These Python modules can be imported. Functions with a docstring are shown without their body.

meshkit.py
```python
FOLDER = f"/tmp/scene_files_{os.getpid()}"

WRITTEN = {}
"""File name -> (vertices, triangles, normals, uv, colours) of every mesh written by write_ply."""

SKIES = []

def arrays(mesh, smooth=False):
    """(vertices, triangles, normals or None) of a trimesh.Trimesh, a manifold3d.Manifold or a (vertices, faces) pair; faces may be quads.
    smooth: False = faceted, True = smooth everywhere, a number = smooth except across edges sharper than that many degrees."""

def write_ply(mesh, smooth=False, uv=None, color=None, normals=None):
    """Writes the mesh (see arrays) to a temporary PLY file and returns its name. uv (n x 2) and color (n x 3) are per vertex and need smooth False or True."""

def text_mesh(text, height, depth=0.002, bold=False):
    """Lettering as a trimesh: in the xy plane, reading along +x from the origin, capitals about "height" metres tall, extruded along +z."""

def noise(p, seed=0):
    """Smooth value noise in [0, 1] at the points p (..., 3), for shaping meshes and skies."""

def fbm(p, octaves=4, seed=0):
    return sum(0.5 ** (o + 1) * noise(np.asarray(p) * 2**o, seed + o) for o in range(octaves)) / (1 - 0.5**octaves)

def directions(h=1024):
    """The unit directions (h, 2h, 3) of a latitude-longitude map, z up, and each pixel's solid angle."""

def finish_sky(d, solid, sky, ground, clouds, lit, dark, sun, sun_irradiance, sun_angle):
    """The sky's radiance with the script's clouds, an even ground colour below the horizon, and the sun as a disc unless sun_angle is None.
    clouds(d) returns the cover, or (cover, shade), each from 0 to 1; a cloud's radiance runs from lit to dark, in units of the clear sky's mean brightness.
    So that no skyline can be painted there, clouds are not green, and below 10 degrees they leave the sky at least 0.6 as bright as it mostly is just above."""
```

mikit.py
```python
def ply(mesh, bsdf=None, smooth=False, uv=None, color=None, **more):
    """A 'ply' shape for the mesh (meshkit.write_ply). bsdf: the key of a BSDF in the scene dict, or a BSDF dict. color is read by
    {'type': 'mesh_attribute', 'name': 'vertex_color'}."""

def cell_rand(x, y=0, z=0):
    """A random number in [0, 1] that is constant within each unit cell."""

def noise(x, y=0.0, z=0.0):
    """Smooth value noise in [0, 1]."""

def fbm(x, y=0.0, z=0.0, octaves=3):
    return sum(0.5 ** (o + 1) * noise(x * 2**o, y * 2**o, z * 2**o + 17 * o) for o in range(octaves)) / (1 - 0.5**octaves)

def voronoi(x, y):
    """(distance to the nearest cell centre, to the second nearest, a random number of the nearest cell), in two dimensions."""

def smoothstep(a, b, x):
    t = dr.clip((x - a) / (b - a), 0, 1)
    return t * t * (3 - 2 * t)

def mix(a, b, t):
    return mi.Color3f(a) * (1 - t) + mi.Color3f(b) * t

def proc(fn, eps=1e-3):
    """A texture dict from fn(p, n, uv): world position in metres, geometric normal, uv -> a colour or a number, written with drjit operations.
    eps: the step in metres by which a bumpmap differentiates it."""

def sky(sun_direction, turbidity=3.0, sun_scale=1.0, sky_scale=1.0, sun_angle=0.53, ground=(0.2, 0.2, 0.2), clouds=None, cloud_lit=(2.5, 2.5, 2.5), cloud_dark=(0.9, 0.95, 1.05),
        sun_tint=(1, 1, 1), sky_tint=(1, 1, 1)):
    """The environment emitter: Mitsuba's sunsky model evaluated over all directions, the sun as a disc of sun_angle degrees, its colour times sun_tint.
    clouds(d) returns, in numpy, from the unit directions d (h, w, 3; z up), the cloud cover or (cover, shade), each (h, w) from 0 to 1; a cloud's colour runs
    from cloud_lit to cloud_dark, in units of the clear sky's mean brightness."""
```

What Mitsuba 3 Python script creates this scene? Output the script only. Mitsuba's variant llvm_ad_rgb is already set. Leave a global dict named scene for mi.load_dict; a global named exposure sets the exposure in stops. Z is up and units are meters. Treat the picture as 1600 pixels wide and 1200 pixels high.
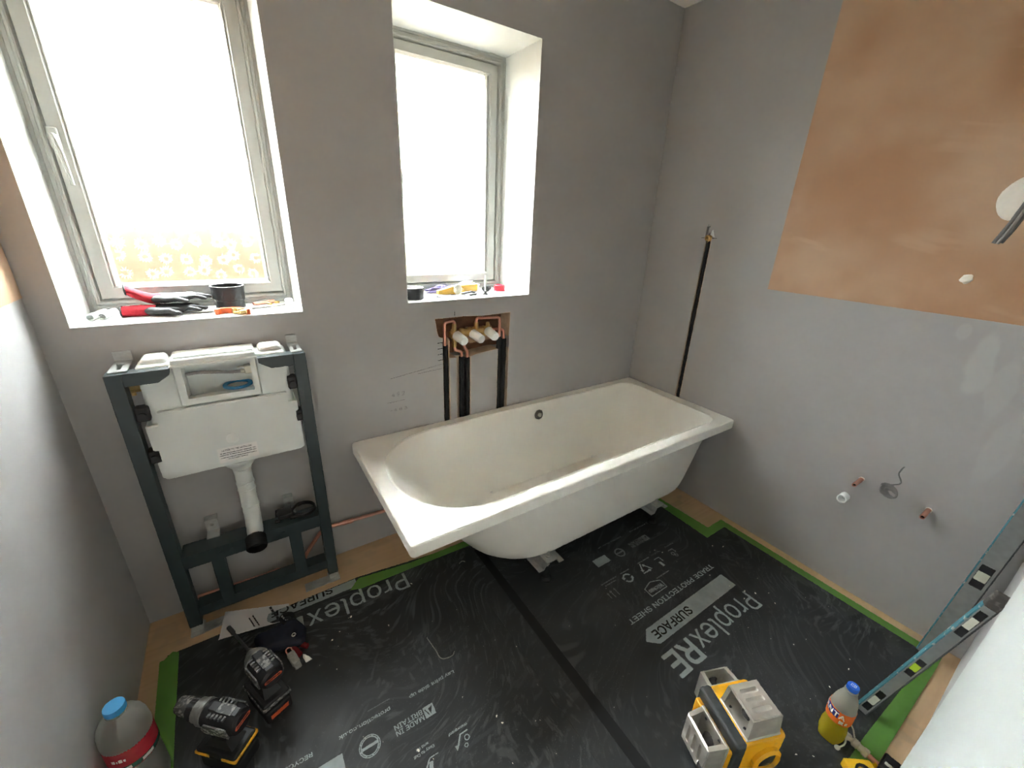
import math, random
import numpy as np, trimesh, manifold3d as m3
import drjit as dr
import mitsuba as mi
import mikit, meshkit
from mikit import proc, noise, fbm, voronoi, cell_rand, smoothstep, mix
from shapely.geometry import Polygon, Point, LineString, box as sbox
from shapely import affinity
from shapely.ops import unary_union

random.seed(7)
RNG = np.random.default_rng(7)
scene, labels = {}, {}
T = mi.ScalarTransform4f

# ---------------------------------------------------------------- camera, sky, exposure
CAM = np.array([0.47521, -1.61778, 1.43123])
FWD = np.array([0.52277, 0.77010, -0.36559])
DOWN = np.array([-0.17130, -0.32521, -0.93000])
scene['camera'] = {'type': 'perspective', 'fov': 2 * math.degrees(math.atan(800 / 641.83)), 'fov_axis': 'x', 'near_clip': 0.02, 'far_clip': 500.0,
                   'to_world': T().look_at(origin=CAM.tolist(), target=(CAM + FWD).tolist(), up=(-DOWN).tolist())}
exposure = 8.6
SKY_SCALE = 1.0
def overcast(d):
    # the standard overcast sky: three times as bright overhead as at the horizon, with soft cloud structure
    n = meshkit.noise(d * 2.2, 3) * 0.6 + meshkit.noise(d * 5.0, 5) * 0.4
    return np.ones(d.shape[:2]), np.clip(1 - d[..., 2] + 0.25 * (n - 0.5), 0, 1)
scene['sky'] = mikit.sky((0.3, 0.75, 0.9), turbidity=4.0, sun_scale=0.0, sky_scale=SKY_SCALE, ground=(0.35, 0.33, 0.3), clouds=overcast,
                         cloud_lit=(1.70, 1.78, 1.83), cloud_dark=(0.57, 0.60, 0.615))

# ---------------------------------------------------------------- materials
def rgb(*c):
    return {'type': 'rgb', 'value': [float(x) for x in c]}
def lin(r, g, b):
    return [((x / 255 + 0.055) / 1.055) ** 2.4 if x > 10 else x / 255 / 12.92 for x in (r, g, b)]
def tex(c):
    return proc(c) if callable(c) else rgb(*c)
def mat(name, color, rough=0.5, spec=0.5, metal=0.0, bump=None, bump_scale=0.001, eps=1e-3, **kw):
    b = {'type': 'principled', 'base_color': tex(color), 'roughness': tex(rough) if callable(rough) else float(rough), 'specular': float(spec), 'metallic': float(metal)}
    b.update(kw)
    if bump is not None:
        b = {'type': 'bumpmap', 'arbitrary': proc(bump, eps), 'scale': float(bump_scale), 'bsdf': b}
    scene[name] = {'type': 'twosided', 'bsdf': b}
    return name
def C3(c):
    return mi.Color3f(*[float(x) for x in c])
WALL = (0.368, 0.360, 0.353)
def wall_paint(p, n, uv):
    a = fbm(p.x * 3, p.y * 3 + 7, p.z * 3, 3)
    b = noise(p.x * 60, p.y * 60, p.z * 60)
    return C3(WALL) * (0.97 + 0.05 * a + 0.02 * b)
def roller(p, n, uv):
    return fbm(p.x * 170, p.y * 170, p.z * 170, 2)
mat('m_wall', wall_paint, 0.45, 0.35, bump=roller, bump_scale=0.0006)
def filler_mask(p):
    w = fbm(p.y * 9, p.z * 9, 3.0, 3) - 0.5
    def blot(cy, cz, ry, rz, k):
        d = dr.sqrt(dr.square((p.y - cy) / ry) + dr.square((p.z - cz) / rz)) + w * 1.6
        return k * (1 - smoothstep(0.75, 1.15, d))
    m = blot(-1.405, 1.07, 0.035, 0.13, 1.0)
    m = dr.maximum(m, blot(-1.335, 1.15, 0.02, 0.03, 0.8))
    m = dr.maximum(m, blot(-1.47, 0.97, 0.03, 0.18, 0.6))
    m = dr.maximum(m, blot(-1.52, 0.8, 0.03, 0.12, 0.5))
    return m
def wall_paint_right(p, n, uv):
    return mix(wall_paint(p, n, uv), (0.47, 0.49, 0.47), filler_mask(p) * 0.40)
mat('m_wall_right', wall_paint_right, 0.45, 0.35, bump=roller, bump_scale=0.0006)
mat('m_reveal', (0.54, 0.55, 0.53), 0.6, 0.3)
mat('m_ceiling', (0.66, 0.65, 0.62), 0.7, 0.2)
def plaster(p, n, uv):
    a = fbm(p.y * 3.1, p.z * 3.1, 1.0, 4)
    s = fbm(p.y * 4 + p.z * 3, p.z * 26 - p.y * 6, 4.0, 3)
    t = smoothstep(0.55, 0.75, s) * smoothstep(0.45, 0.7, fbm(p.y * 5, p.z * 5, 9.0, 2))
    c = mix((0.43, 0.235, 0.125), (0.53, 0.36, 0.235), smoothstep(0.25, 0.75, a))
    return mix(c, (0.56, 0.39, 0.26), t * 0.5)
mat('m_plaster', plaster, lambda p, n, uv: 0.45 + 0.2 * fbm(p.y * 8, p.z * 8, 0.0, 2), 0.4)
mat('m_cream', (0.80, 0.72, 0.50), 0.7, 0.2)
def brick_far(p, n, uv):
    row = dr.floor(p.z / 0.075)
    bx = p.x / 0.225 + 0.5 * (row - 2 * dr.floor(row / 2))
    r = cell_rand(dr.floor(bx), row)
    return mix((0.068, 0.037, 0.0215), (0.086, 0.049, 0.030), r)
mat('m_garden_wall', brick_far, 0.9, 0.1)
mat('m_render', (0.84, 0.83, 0.80), 0.9, 0.1)
mat('m_ground', (0.30, 0.25, 0.19), 0.9, 0.1)
mat('m_upvc', (0.36, 0.36, 0.335), 0.3, 0.5)
def flower(p, n, uv):
    k = 17.0
    x, z = p.x * k, p.z * k
    best, out = mi.Float(9), mi.Float(0)
    for a in (-1, 0, 1):
        for b in (-1, 0, 1):
            cx, cz = dr.floor(x) + a, dr.floor(z) + b
            ox, oz = cx + 0.25 + 0.5 * cell_rand(cx, cz, 1) - x, cz + 0.25 + 0.5 * cell_rand(cx, cz, 2) - z
            d = dr.sqrt(ox * ox + oz * oz)
            ang = dr.atan2(oz, ox) + 6.28 * cell_rand(cx, cz, 5)
            rid = dr.square(dr.sin(ang * 6.0)) * smoothstep(0.03, 0.18, d) * (1 - smoothstep(0.42, 0.62, d))
            out = dr.select(d < best, rid, out)
            best = dr.minimum(best, d)
    return out
scene['m_glass'] = {'type': 'bumpmap', 'arbitrary': proc(flower, 0.0012), 'scale': 0.0016, 'bsdf': {
    'type': 'principledthin', 'base_color': rgb(0.96, 0.98, 0.96), 'roughness': 0.16, 'spec_trans': 1.0, 'diff_trans': 1.7, 'eta': 1.5}}

# ---------------------------------------------------------------- mesh helpers
def box(x0, x1, y0, y1, z0, z1, c=0.0):
    if c <= 0:
        b = trimesh.creation.box((x1 - x0, y1 - y0, z1 - z0)); b.apply_translation(((x0 + x1) / 2, (y0 + y1) / 2, (z0 + z1) / 2)); return b
    pts = []
    for x, sx in ((x0, 1), (x1, -1)):
        for y, sy in ((y0, 1), (y1, -1)):
            for z, sz in ((z0, 1), (z1, -1)):
                pts += [(x + sx * c, y + sy * c, z), (x + sx * c, y, z + sz * c), (x, y + sy * c, z + sz * c)]
    return trimesh.convex.convex_hull(np.array(pts))
def rbox(x0, x1, y0, y1, z0, z1, r, n=2):
    s = trimesh.creation.icosphere(n, r)
    pts = np.vstack([s.vertices + (x, y, z) for x in (x0 + r, x1 - r) for y in (y0 + r, y1 - r) for z in (z0 + r, z1 - r)])
    return trimesh.convex.convex_hull(pts)
def hull(pts):
    return trimesh.convex.convex_hull(np.array(pts, float))
def join(*ms):
    l = []
    for m in ms:
        l += list(m) if isinstance(m, (list, tuple)) else [m]
    return trimesh.util.concatenate(l)
def frame_of(a, b, up=None):
    z = np.asarray(b, float) - np.asarray(a, float); L = np.linalg.norm(z); z /= L
    up = np.array([0, 0, 1.0]) if up is None else np.asarray(up, float)
    if abs(z @ up) > 0.98 * np.linalg.norm(up): up = np.array([0, 1.0, 0]) if abs(z[1]) < 0.9 else np.array([1.0, 0, 0])
    x = np.cross(up, z); x /= np.linalg.norm(x); y = np.cross(z, x)
    M = np.eye(4); M[:3, 0], M[:3, 1], M[:3, 2], M[:3, 3] = x, y, z, a
    return M, L
def lathe(prof, a=(0, 0, 0), b=(0, 0, 1), n=32):
    """prof: (radius, height) pairs; height along a -> b in metres."""
    m = trimesh.creation.revolve(np.array(prof, float), sections=n)
    M, L = frame_of(a, b); m.apply_transform(M); m.fix_normals(); return m
def cyl(a, b, r, n=24, c=0.0):
    L = np.linalg.norm(np.subtract(b, a)); c = min(c, r * 0.6, L / 3)
    p = [(0, 0), (r - c, 0), (r, c), (r, L - c), (r - c, L), (0, L)] if c > 0 else [(0, 0), (r, 0), (r, L), (0, L)]
    return lathe(p, a, b, n)
def pipe_mesh(a, b, r, t, n=24):
    L = np.linalg.norm(np.subtract(b, a))
    return lathe([(r - t, 0), (r, 0), (r, L), (r - t, L), (r - t, 0)], a, b, n)
def smooth_path(pts, per=8, closed=False):
    p = np.array(pts, float); n = len(p); out = []
    rng = range(n if closed else n - 1)
    for i in rng:
        if closed: a, b, c, d = p[(i - 1) % n], p[i], p[(i + 1) % n], p[(i + 2) % n]
        else: a, b, c, d = p[max(i - 1, 0)], p[i], p[i + 1], p[min(i + 2, n - 1)]
        for t in np.linspace(0, 1, per, endpoint=False):
            out.append(0.5 * ((2 * b) + (c - a) * t + (2 * a - 5 * b + 4 * c - d) * t * t + (3 * b - a - 3 * c + d) * t ** 3))
    if not closed: out.append(p[-1])
    return np.array(out)
def round_path(pts, r, per=5):
    p = [np.array(q, float) for q in pts]; out = [p[0]]
    for a, b, c in zip(p, p[1:], p[2:]):
        u, v = a - b, c - b; lu, lv = np.linalg.norm(u), np.linalg.norm(v); k = min(r, lu * .45, lv * .45)
        s, e = b + u / lu * k, b + v / lv * k
        for t in np.linspace(0, 1, per + 1): out.append((1 - t) ** 2 * s + 2 * t * (1 - t) * b + t * t * e)
    out.append(p[-1]); return np.array(out)
def tube(path, r, n=12, closed=False, rr=None):
    P = np.array(path, float); k = len(P); R = np.full(k, r) if rr is None else np.array(rr)
    tg = np.roll(P, -1, 0) - np.roll(P, 1, 0) if closed else np.gradient(P, axis=0)
    tg /= np.linalg.norm(tg, axis=1, keepdims=True) + 1e-12
    u = np.cross(tg[0], [0.31, 0.2, 0.93]); u /= np.linalg.norm(u); V = []
    a = np.linspace(0, 2 * np.pi, n, endpoint=False)
    for i in range(k):
        u = u - tg[i] * (u @ tg[i]); u /= np.linalg.norm(u); w = np.cross(tg[i], u)
        V.append(P[i] + R[i] * (np.cos(a)[:, None] * u + np.sin(a)[:, None] * w))
    V = np.vstack(V); F = []
    for i in range(k if closed else k - 1):
        j = (i + 1) % k
        for q in range(n):
            q2 = (q + 1) % n
            F += [(i * n + q, i * n + q2, j * n + q2), (i * n + q, j * n + q2, j * n + q)]
    if not closed:
        V = np.vstack([V, P[0], P[-1]])
        for q in range(n):
            q2 = (q + 1) % n
            F += [(k * n, q2, q), (k * n + 1, (k - 1) * n + q, (k - 1) * n + q2)]
    m = trimesh.Trimesh(V, np.array(F), process=False); m.fix_normals(); return m
def prism(poly, d0, d1, M=None):
    """polygon (shapely or points) in the local xy plane, extruded from z = d0 to d1, then moved by M."""
    if not hasattr(poly, 'geom_type'): poly = Polygon(poly)
    m = join([trimesh.creation.extrude_polygon(g, d1 - d0, engine='earcut') for g in getattr(poly, 'geoms', [poly])])
    m.apply_translation((0, 0, d0))
    if M is not None: m.apply_transform(M)
    return m
def basis(o, x, y):
    """a matrix with local x and y axes and origin o"""
    x = np.array(x, float); x /= np.linalg.norm(x); y = np.array(y, float); y -= x * (x @ y); y /= np.linalg.norm(y)
    M = np.eye(4); M[:3, 0], M[:3, 1], M[:3, 2], M[:3, 3] = x, y, np.cross(x, y), o; return M
def moved(m, M):
    m = m.copy(); m.apply_transform(M); return m
def mitred(x0, x1, z0, z1, prof):
    """a picture-frame ring around the rectangle in the xz plane: prof = closed loop of (inset, y)."""
    V, F, n = [], [], len(prof)
    for cx, cz, sx, sz in ((x0, z0, 1, 1), (x1, z0, -1, 1), (x1, z1, -1, -1), (x0, z1, 1, -1)):
        V += [(cx + sx * d, y, cz + sz * d) for d, y in prof]
    for i in range(4):
        j = (i + 1) % 4
        for q in range(n):
            r = (q + 1) % n
            F += [(i * n + q, i * n + r, j * n + r), (i * n + q, j * n + r, j * n + q)]
    m = trimesh.Trimesh(np.array(V, float), np.array(F), process=False); m.fix_normals(); return m
def to_m(t):
    t = t.copy(); t.merge_vertices()
    return m3.Manifold(m3.Mesh(np.asarray(t.vertices, np.float32), np.asarray(t.faces, np.uint32)))
def from_m(m):
    k = m.to_mesh(); return trimesh.Trimesh(k.vert_properties[:, :3], k.tri_verts, process=False)
def cut(a, *bs):
    m = to_m(a)
    for b in bs: m = m - to_m(b)
    return from_m(m)
def fuse(*bs):
    m = to_m(bs[0])
    for b in bs[1:]: m = m + to_m(b)
    return from_m(m)
# ---------------------------------------------------------------- entries
def fresh(key):
    if key not in scene and key not in labels and not any(k.startswith(key + '__') for k in scene): return key
    i = 1
    while True:
        k = f'{key}_{i:03d}'
        if k not in scene and k not in labels and not any(q.startswith(k + '__') for q in scene): return k
        i += 1
def put(key, mesh, m, smooth=35, M=None):
    if M is not None: mesh = moved(mesh, M)
    scene[key] = mikit.ply(mesh, m, smooth=smooth); return key
def tag(key, label=None, cat=None, group=None, kind=None):
    d = labels.setdefault(key, {})
    for k, v in (('label', label), ('category', cat), ('group', group), ('kind', kind)):
        if v: d[k] = v
def thing(name, label, cat, group=None):
    k = fresh(name); tag(k, label, cat, group); return k
def solo(name, label, cat, mesh, m, group=None, smooth=35, kind=None, M=None):
    k = fresh(name); put(k, mesh, m, smooth, M); tag(k, label, cat, group, kind); return k
def part(parent, name, mesh, m, label=None, smooth=35, kind=None, M=None):
    k = fresh(parent + '__' + name); put(k, mesh, m, smooth, M)
    if label or kind: tag(k, label, None, None, kind)
    return k
def struct(name, label, cat, mesh=None, m=None, smooth=35):
    if mesh is not None: put(name, mesh, m, smooth)
    tag(name, label, cat, None, 'structure'); return name

# ---------------------------------------------------------------- the room
W, H, FRONT, TH = 2.469, 2.40, -1.690, 0.33
W1 = (0.068, 0.663, 1.107, 2.108)
W2 = (1.047, 1.650, 1.111, 2.108)
VALVE_HOLE = Polygon([(1.163, 1.036), (1.17, 0.985), (1.178, 0.955), (1.205, 0.94), (1.222, 0.853), (1.34, 0.846), (1.36, 0.852), (1.47, 0.862), (1.54, 0.858), (1.547, 1.035), (1.40, 1.031), (1.30, 1.037)])
def xz_prism(poly, y0, y1):
    return prism(poly, 0, y1 - y0, basis((0, y1, 0), (1, 0, 0), (0, 0, 1)))
back = cut(box(-0.15, W + 0.15, 0, TH, -0.12, H + 0.1),
           box(W1[0], W1[1], -0.1, 0.5, W1[2], W1[3]), box(W2[0], W2[1], -0.1, 0.5, W2[2], W2[3]),
           xz_prism(VALVE_HOLE, -0.01, 0.085),
           box(1.195, 1.228, -0.01, 0.032, 0.15, 0.95), box(1.262, 1.335, -0.01, 0.032, 0.15, 0.87), box(1.482, 1.545, -0.01, 0.032, 0.15, 0.92))
struct('wall_back', 'mauve grey painted wall with two deep white window openings and a cut-out for shower pipes', 'wall', back, 'm_wall', smooth=20)
right = cut(box(W, W + 0.15, FRONT - 0.1, 0.001, -0.12, H + 0.1), box(W - 0.01, W + 0.028, -0.372, -0.342, 0.10, 1.42), cyl((W - 0.01, -0.353, 1.398), (W + 0.035, -0.353, 1.398), 0.02),
            box(W - 0.01, W + 0.02, -0.352, -0.335, 1.41, 1.45))
struct('wall_right', 'grey painted wall with a band of bare pink plaster and pipe stubs', 'wall', right, 'm_wall_right', smooth=20)
struct('wall_left', 'grey painted wall beside the toilet frame', 'wall', box(-0.15, 0, FRONT - 0.1, 0.001, -0.12, H + 0.1), 'm_wall')
DOOR0, DOOR1, HALL = 0.075, 0.865, -3.3
struct('wall_front', 'painted wall around the doorway beside the spirit levels', 'wall',
       cut(box(-0.15, W + 0.15, FRONT - 0.11, FRONT, -0.12, H + 0.1), box(DOOR0, DOOR1, FRONT - 0.2, FRONT + 0.1, 0.0, 2.03)), 'm_wall')
struct('ceiling', 'white ceiling', 'ceiling', box(-0.15, W + 0.15, FRONT - 0.1, TH, H, H + 0.1), 'm_ceiling')
def ply_floor(p, n, uv):
    g = fbm(p.x * 5, p.y * 90, 1.0, 3)
    a = fbm(p.x * 7, p.y * 7, 5.0, 3)
    c = mix((0.47, 0.31, 0.175), (0.60, 0.42, 0.255), 0.5 * g + 0.5 * a)
    d = smoothstep(0.62, 0.75, fbm(p.x * 14, p.y * 14, 8.0, 3))
    return mix(c, (0.30, 0.24, 0.17), d * 0.25)
mat('m_ply', ply_floor, 0.7, 0.25)
struct('floor', 'bare plywood floor showing as a pale margin along the walls', 'floor', box(-0.1, W + 0.1, FRONT - 0.15, 0.05, -0.1, 0), 'm_ply')

# reveals: thin white painted linings of the window openings
def lining(o, y1):
    x0, x1, z0, z1 = o
    t = 0.0015
    return mitred(x0, x1, z0, z1, [(0, -0.0015), (t, -0.0015), (t, y1), (0, y1)])
def window(n, o, yf, label, glass, sash, handle_x, handle_z):
    k = struct(n, label, 'window')
    part(k, 'reveal', lining(o, yf), 'm_reveal', smooth=False)
    f = mitred(*o, [(0, yf + .06), (0, yf), (.010, yf), (.012, yf + .003), (.020, yf + .003), (.024, yf - .004), (.029, yf - .0055), (.033, yf - .003), (.038, yf + .006), (.040, yf + .012), (.040, yf + .06)])
    part(k, 'frame', f, 'm_upvc', smooth=25)
    s = mitred(*sash, [(0.002, yf + .055), (0.002, yf - .002), (.004, yf - .004), (.036, yf - .004), (.040, yf + .002), (.043, yf + .004), (.044, yf + .055)])
    part(k, 'sash', s, 'm_upvc', smooth=25)
    b = mitred(*[glass[0] - .012, glass[1] + .012, glass[2] - .012, glass[3] + .012], [(0, yf + .04), (0, yf + .004), (.003, yf + .001), (.006, yf + .001), (.012, yf + .010), (.012, yf + .04)])
    part(k, 'glazing_bead', b, 'm_upvc', smooth=25)
    g = trimesh.Trimesh([(glass[0] - .01, yf + .026, glass[2] - .01), (glass[1] + .01, yf + .026, glass[2] - .01), (glass[1] + .01, yf + .026, glass[3] + .01), (glass[0] - .01, yf + .026, glass[3] + .01)], [(0, 1, 2), (0, 2, 3)], process=False)
    part(k, 'pane', g, 'm_glass', 'obscured glass pane with a flower pattern', smooth=False)
    # espagnolette handle
    y = yf - .004
    h = [rbox(handle_x - .012, handle_x + .012, y - .010, y, handle_z - .03, handle_z + .028, .006),
         cyl((handle_x, y - .004, handle_z), (handle_x, y - .028, handle_z), .0115, c=.003)]
    lev = smooth_path([(handle_x, y - .026, handle_z + .004), (handle_x + .004, y - .034, handle_z - .012), (handle_x + .009, y - .036, handle_z - .04), (handle_x + .010, y - .026, handle_z - .075), (handle_x + .012, y - .028, handle_z - .122)], 6)
    h.append(tube(lev, .007, 10, rr=np.linspace(.0095, .0055, len(lev))))
    hk = part(k, 'handle', join(h), 'm_upvc', 'white curved lever handle')
    part(hk, 'key_button', cyl((handle_x, y - .028, handle_z), (handle_x, y - .0305, handle_z), .006), 'm_steel')
    return k
mat('m_steel', (0.62, 0.61, 0.58), 0.32, 0.5, 1.0)
window('window_1', W1, 0.235, 'left window, white frame with flower-patterned obscured glass and a lever handle', (.157, .580, 1.193, 2.022), (.106, .631, 1.146, 2.071), .118, 1.606)
window('window_2', W2, 0.262, 'right window above the shower pipes, white frame with flower-patterned obscured glass', (1.150, 1.548, 1.190, 2.024), (1.092, 1.607, 1.150, 2.070), 1.120, 1.63)
# plaster
part('wall_right', 'plaster_skim', cut(box(W - .002, W + .0005, FRONT, -0.690, 1.197, H)), 'm_plaster', 'bare pink plaster skim')
part('wall_left', 'plaster_skim', box(-.0005, .002, FRONT, -0.002, 1.197, H), 'm_plaster', 'bare pink plaster skim')
# outside
struct('wall_exterior', 'outside of the house around the room, with an unseen upper storey added for shade', 'wall', join(box(-7, 9, 0.0, TH, H + .12, 6.2), box(-7, -.152, 0.0, TH, -.6, H + .12), box(W + .152, 9, 0.0, TH, -.6, H + .12), box(-.152, W + .152, .06, TH, -.6, -.125)), 'm_render', smooth=False)  # unseen upper storey added to shade the brick wall and ground outside
struct('ground_outside', 'pale ground outside the windows', 'ground', box(-30, 30, TH + .01, 40, -.6, -.4), 'm_ground')
solo('garden_wall', 'low beige brick wall outside the left window', 'wall', box(-5.5, 1.75, 2.6, 2.8, -.4, 1.44), 'm_garden_wall')
struct('trim_eaves', 'cream soffit board of the roof overhang outside the windows', 'eaves', box(-7, 9, TH + .002, TH + .45, 6.1, 6.2), 'm_cream')

# the unlit hallway behind the doorway the photograph was taken from
mat('m_hall', (0.42, 0.40, 0.37), 0.7, 0.2)
hall = cut(box(-0.9, 1.9, HALL - .1, FRONT - .1, -.1, H + .1), box(-0.8, 1.8, HALL, FRONT - .05, 0, H))
struct('wall_hall', 'white walls of the hallway behind the doorway', 'hallway', hall, 'm_hall', smooth=False)
mat('m_door', (0.46, 0.48, 0.465), 0.35, 0.5)
k = struct('door_1', 'pale grey door leaf folded back against the front wall', 'door')
M = basis((0.875, -1.682, 0.008), (1.665 - 0.875, -1.6712 + 1.682, 0), (0, 0, 1))
M[1, 3] -= 0.028
part(k, 'leaf', box(0, .79, .006, 1.98, -.028, .0, .002), 'm_door', M=M)
mat('m_edge_shadow', (0.03, 0.028, 0.032), 0.7, 0.2)
part(k, 'edge_shadow_strip', box(.7902, .797, .006, 1.98, -.027, -.004), 'm_edge_shadow', 'dark strip added for the shadow line along the door edge', M=M, smooth=False)  # thin dark strip stands in for the shadow gap beside the leaf

# ---------------------------------------------------------------- more materials
def acrylic(p, n, uv):
    return C3((0.75, 0.735, 0.68)) * (0.985 + 0.03 * fbm(p.x * 6, p.y * 6, p.z * 6, 2))
mat('m_bath', acrylic, 0.22, 0.2)
mat('m_smear', (0.88, 0.88, 0.86), 0.25, 0.5, bump=lambda p, n, uv: fbm(p.x * 120, p.y * 120, 0, 2), bump_scale=0.002)
mat('m_dark_chrome', (0.10, 0.10, 0.10), 0.2, 0.5, 0.9)
mat('m_galv', lambda p, n, uv: C3((0.47, 0.48, 0.47)) * (0.85 + 0.3 * fbm(p.x * 90, p.y * 90, p.z * 90, 2)), 0.42, 0.5, 0.85)
mat('m_black_plastic', (0.012, 0.012, 0.013), 0.38, 0.4)
mat('m_frame_grey', (0.032, 0.044, 0.047), 0.34, 0.5)
mat('m_white_plastic', (0.69, 0.72, 0.70), 0.38, 0.45)
mat('m_inner_plastic', (0.60, 0.59, 0.50), 0.45, 0.4)
mat('m_ink', (0.03, 0.03, 0.03), 0.6, 0.2)
mat('m_sticker', (0.80, 0.79, 0.76), 0.4, 0.4)
mat('m_blue_plastic', (0.03, 0.20, 0.42), 0.35, 0.5)
mat('m_hose', (0.30, 0.285, 0.27), 0.45, 0.4)
def copper_c(p, n, uv):
    return mix((0.80, 0.42, 0.32), (0.62, 0.30, 0.22), fbm(p.x * 40, p.y * 40, p.z * 40, 3))
mat('m_copper', copper_c, 0.28, 0.5, 0.92)
mat('m_brass', lambda p, n, uv: mix((0.72, 0.52, 0.22), (0.55, 0.38, 0.15), fbm(p.x * 60, p.y * 60, p.z * 60, 2)), 0.33, 0.5, 0.9)
mat('m_foam_black', (0.013, 0.013, 0.014), 0.75, 0.25)
mat('m_brick_dust', lambda p, n, uv: mix((0.24, 0.11, 0.065), (0.075, 0.048, 0.036), fbm(p.x * 35, p.y * 35, p.z * 35, 3)), 0.9, 0.1)
mat('m_raw_edge', lambda p, n, uv: mix((0.58, 0.47, 0.36), (0.42, 0.31, 0.22), fbm(p.x * 60, p.y * 60, p.z * 60, 3)), 0.9, 0.1)
mat('m_noggin', lambda p, n, uv: mix((0.42, 0.29, 0.18), (0.30, 0.19, 0.11), fbm(p.x * 12, p.y * 60, p.z * 80, 3)), 0.8, 0.2)
mat('m_clear_cap', (0.80, 0.82, 0.80), 0.3, 0.5)
mat('m_filler', lambda p, n, uv: C3((0.84, 0.80, 0.72)) * (0.9 + 0.15 * fbm(p.x * 50, p.y * 50, p.z * 50, 2)), 0.8, 0.2)
mat('m_cable', (0.16, 0.16, 0.155), 0.5, 0.35)
mat('m_pvc_white', (0.80, 0.82, 0.81), 0.35, 0.5)

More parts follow.
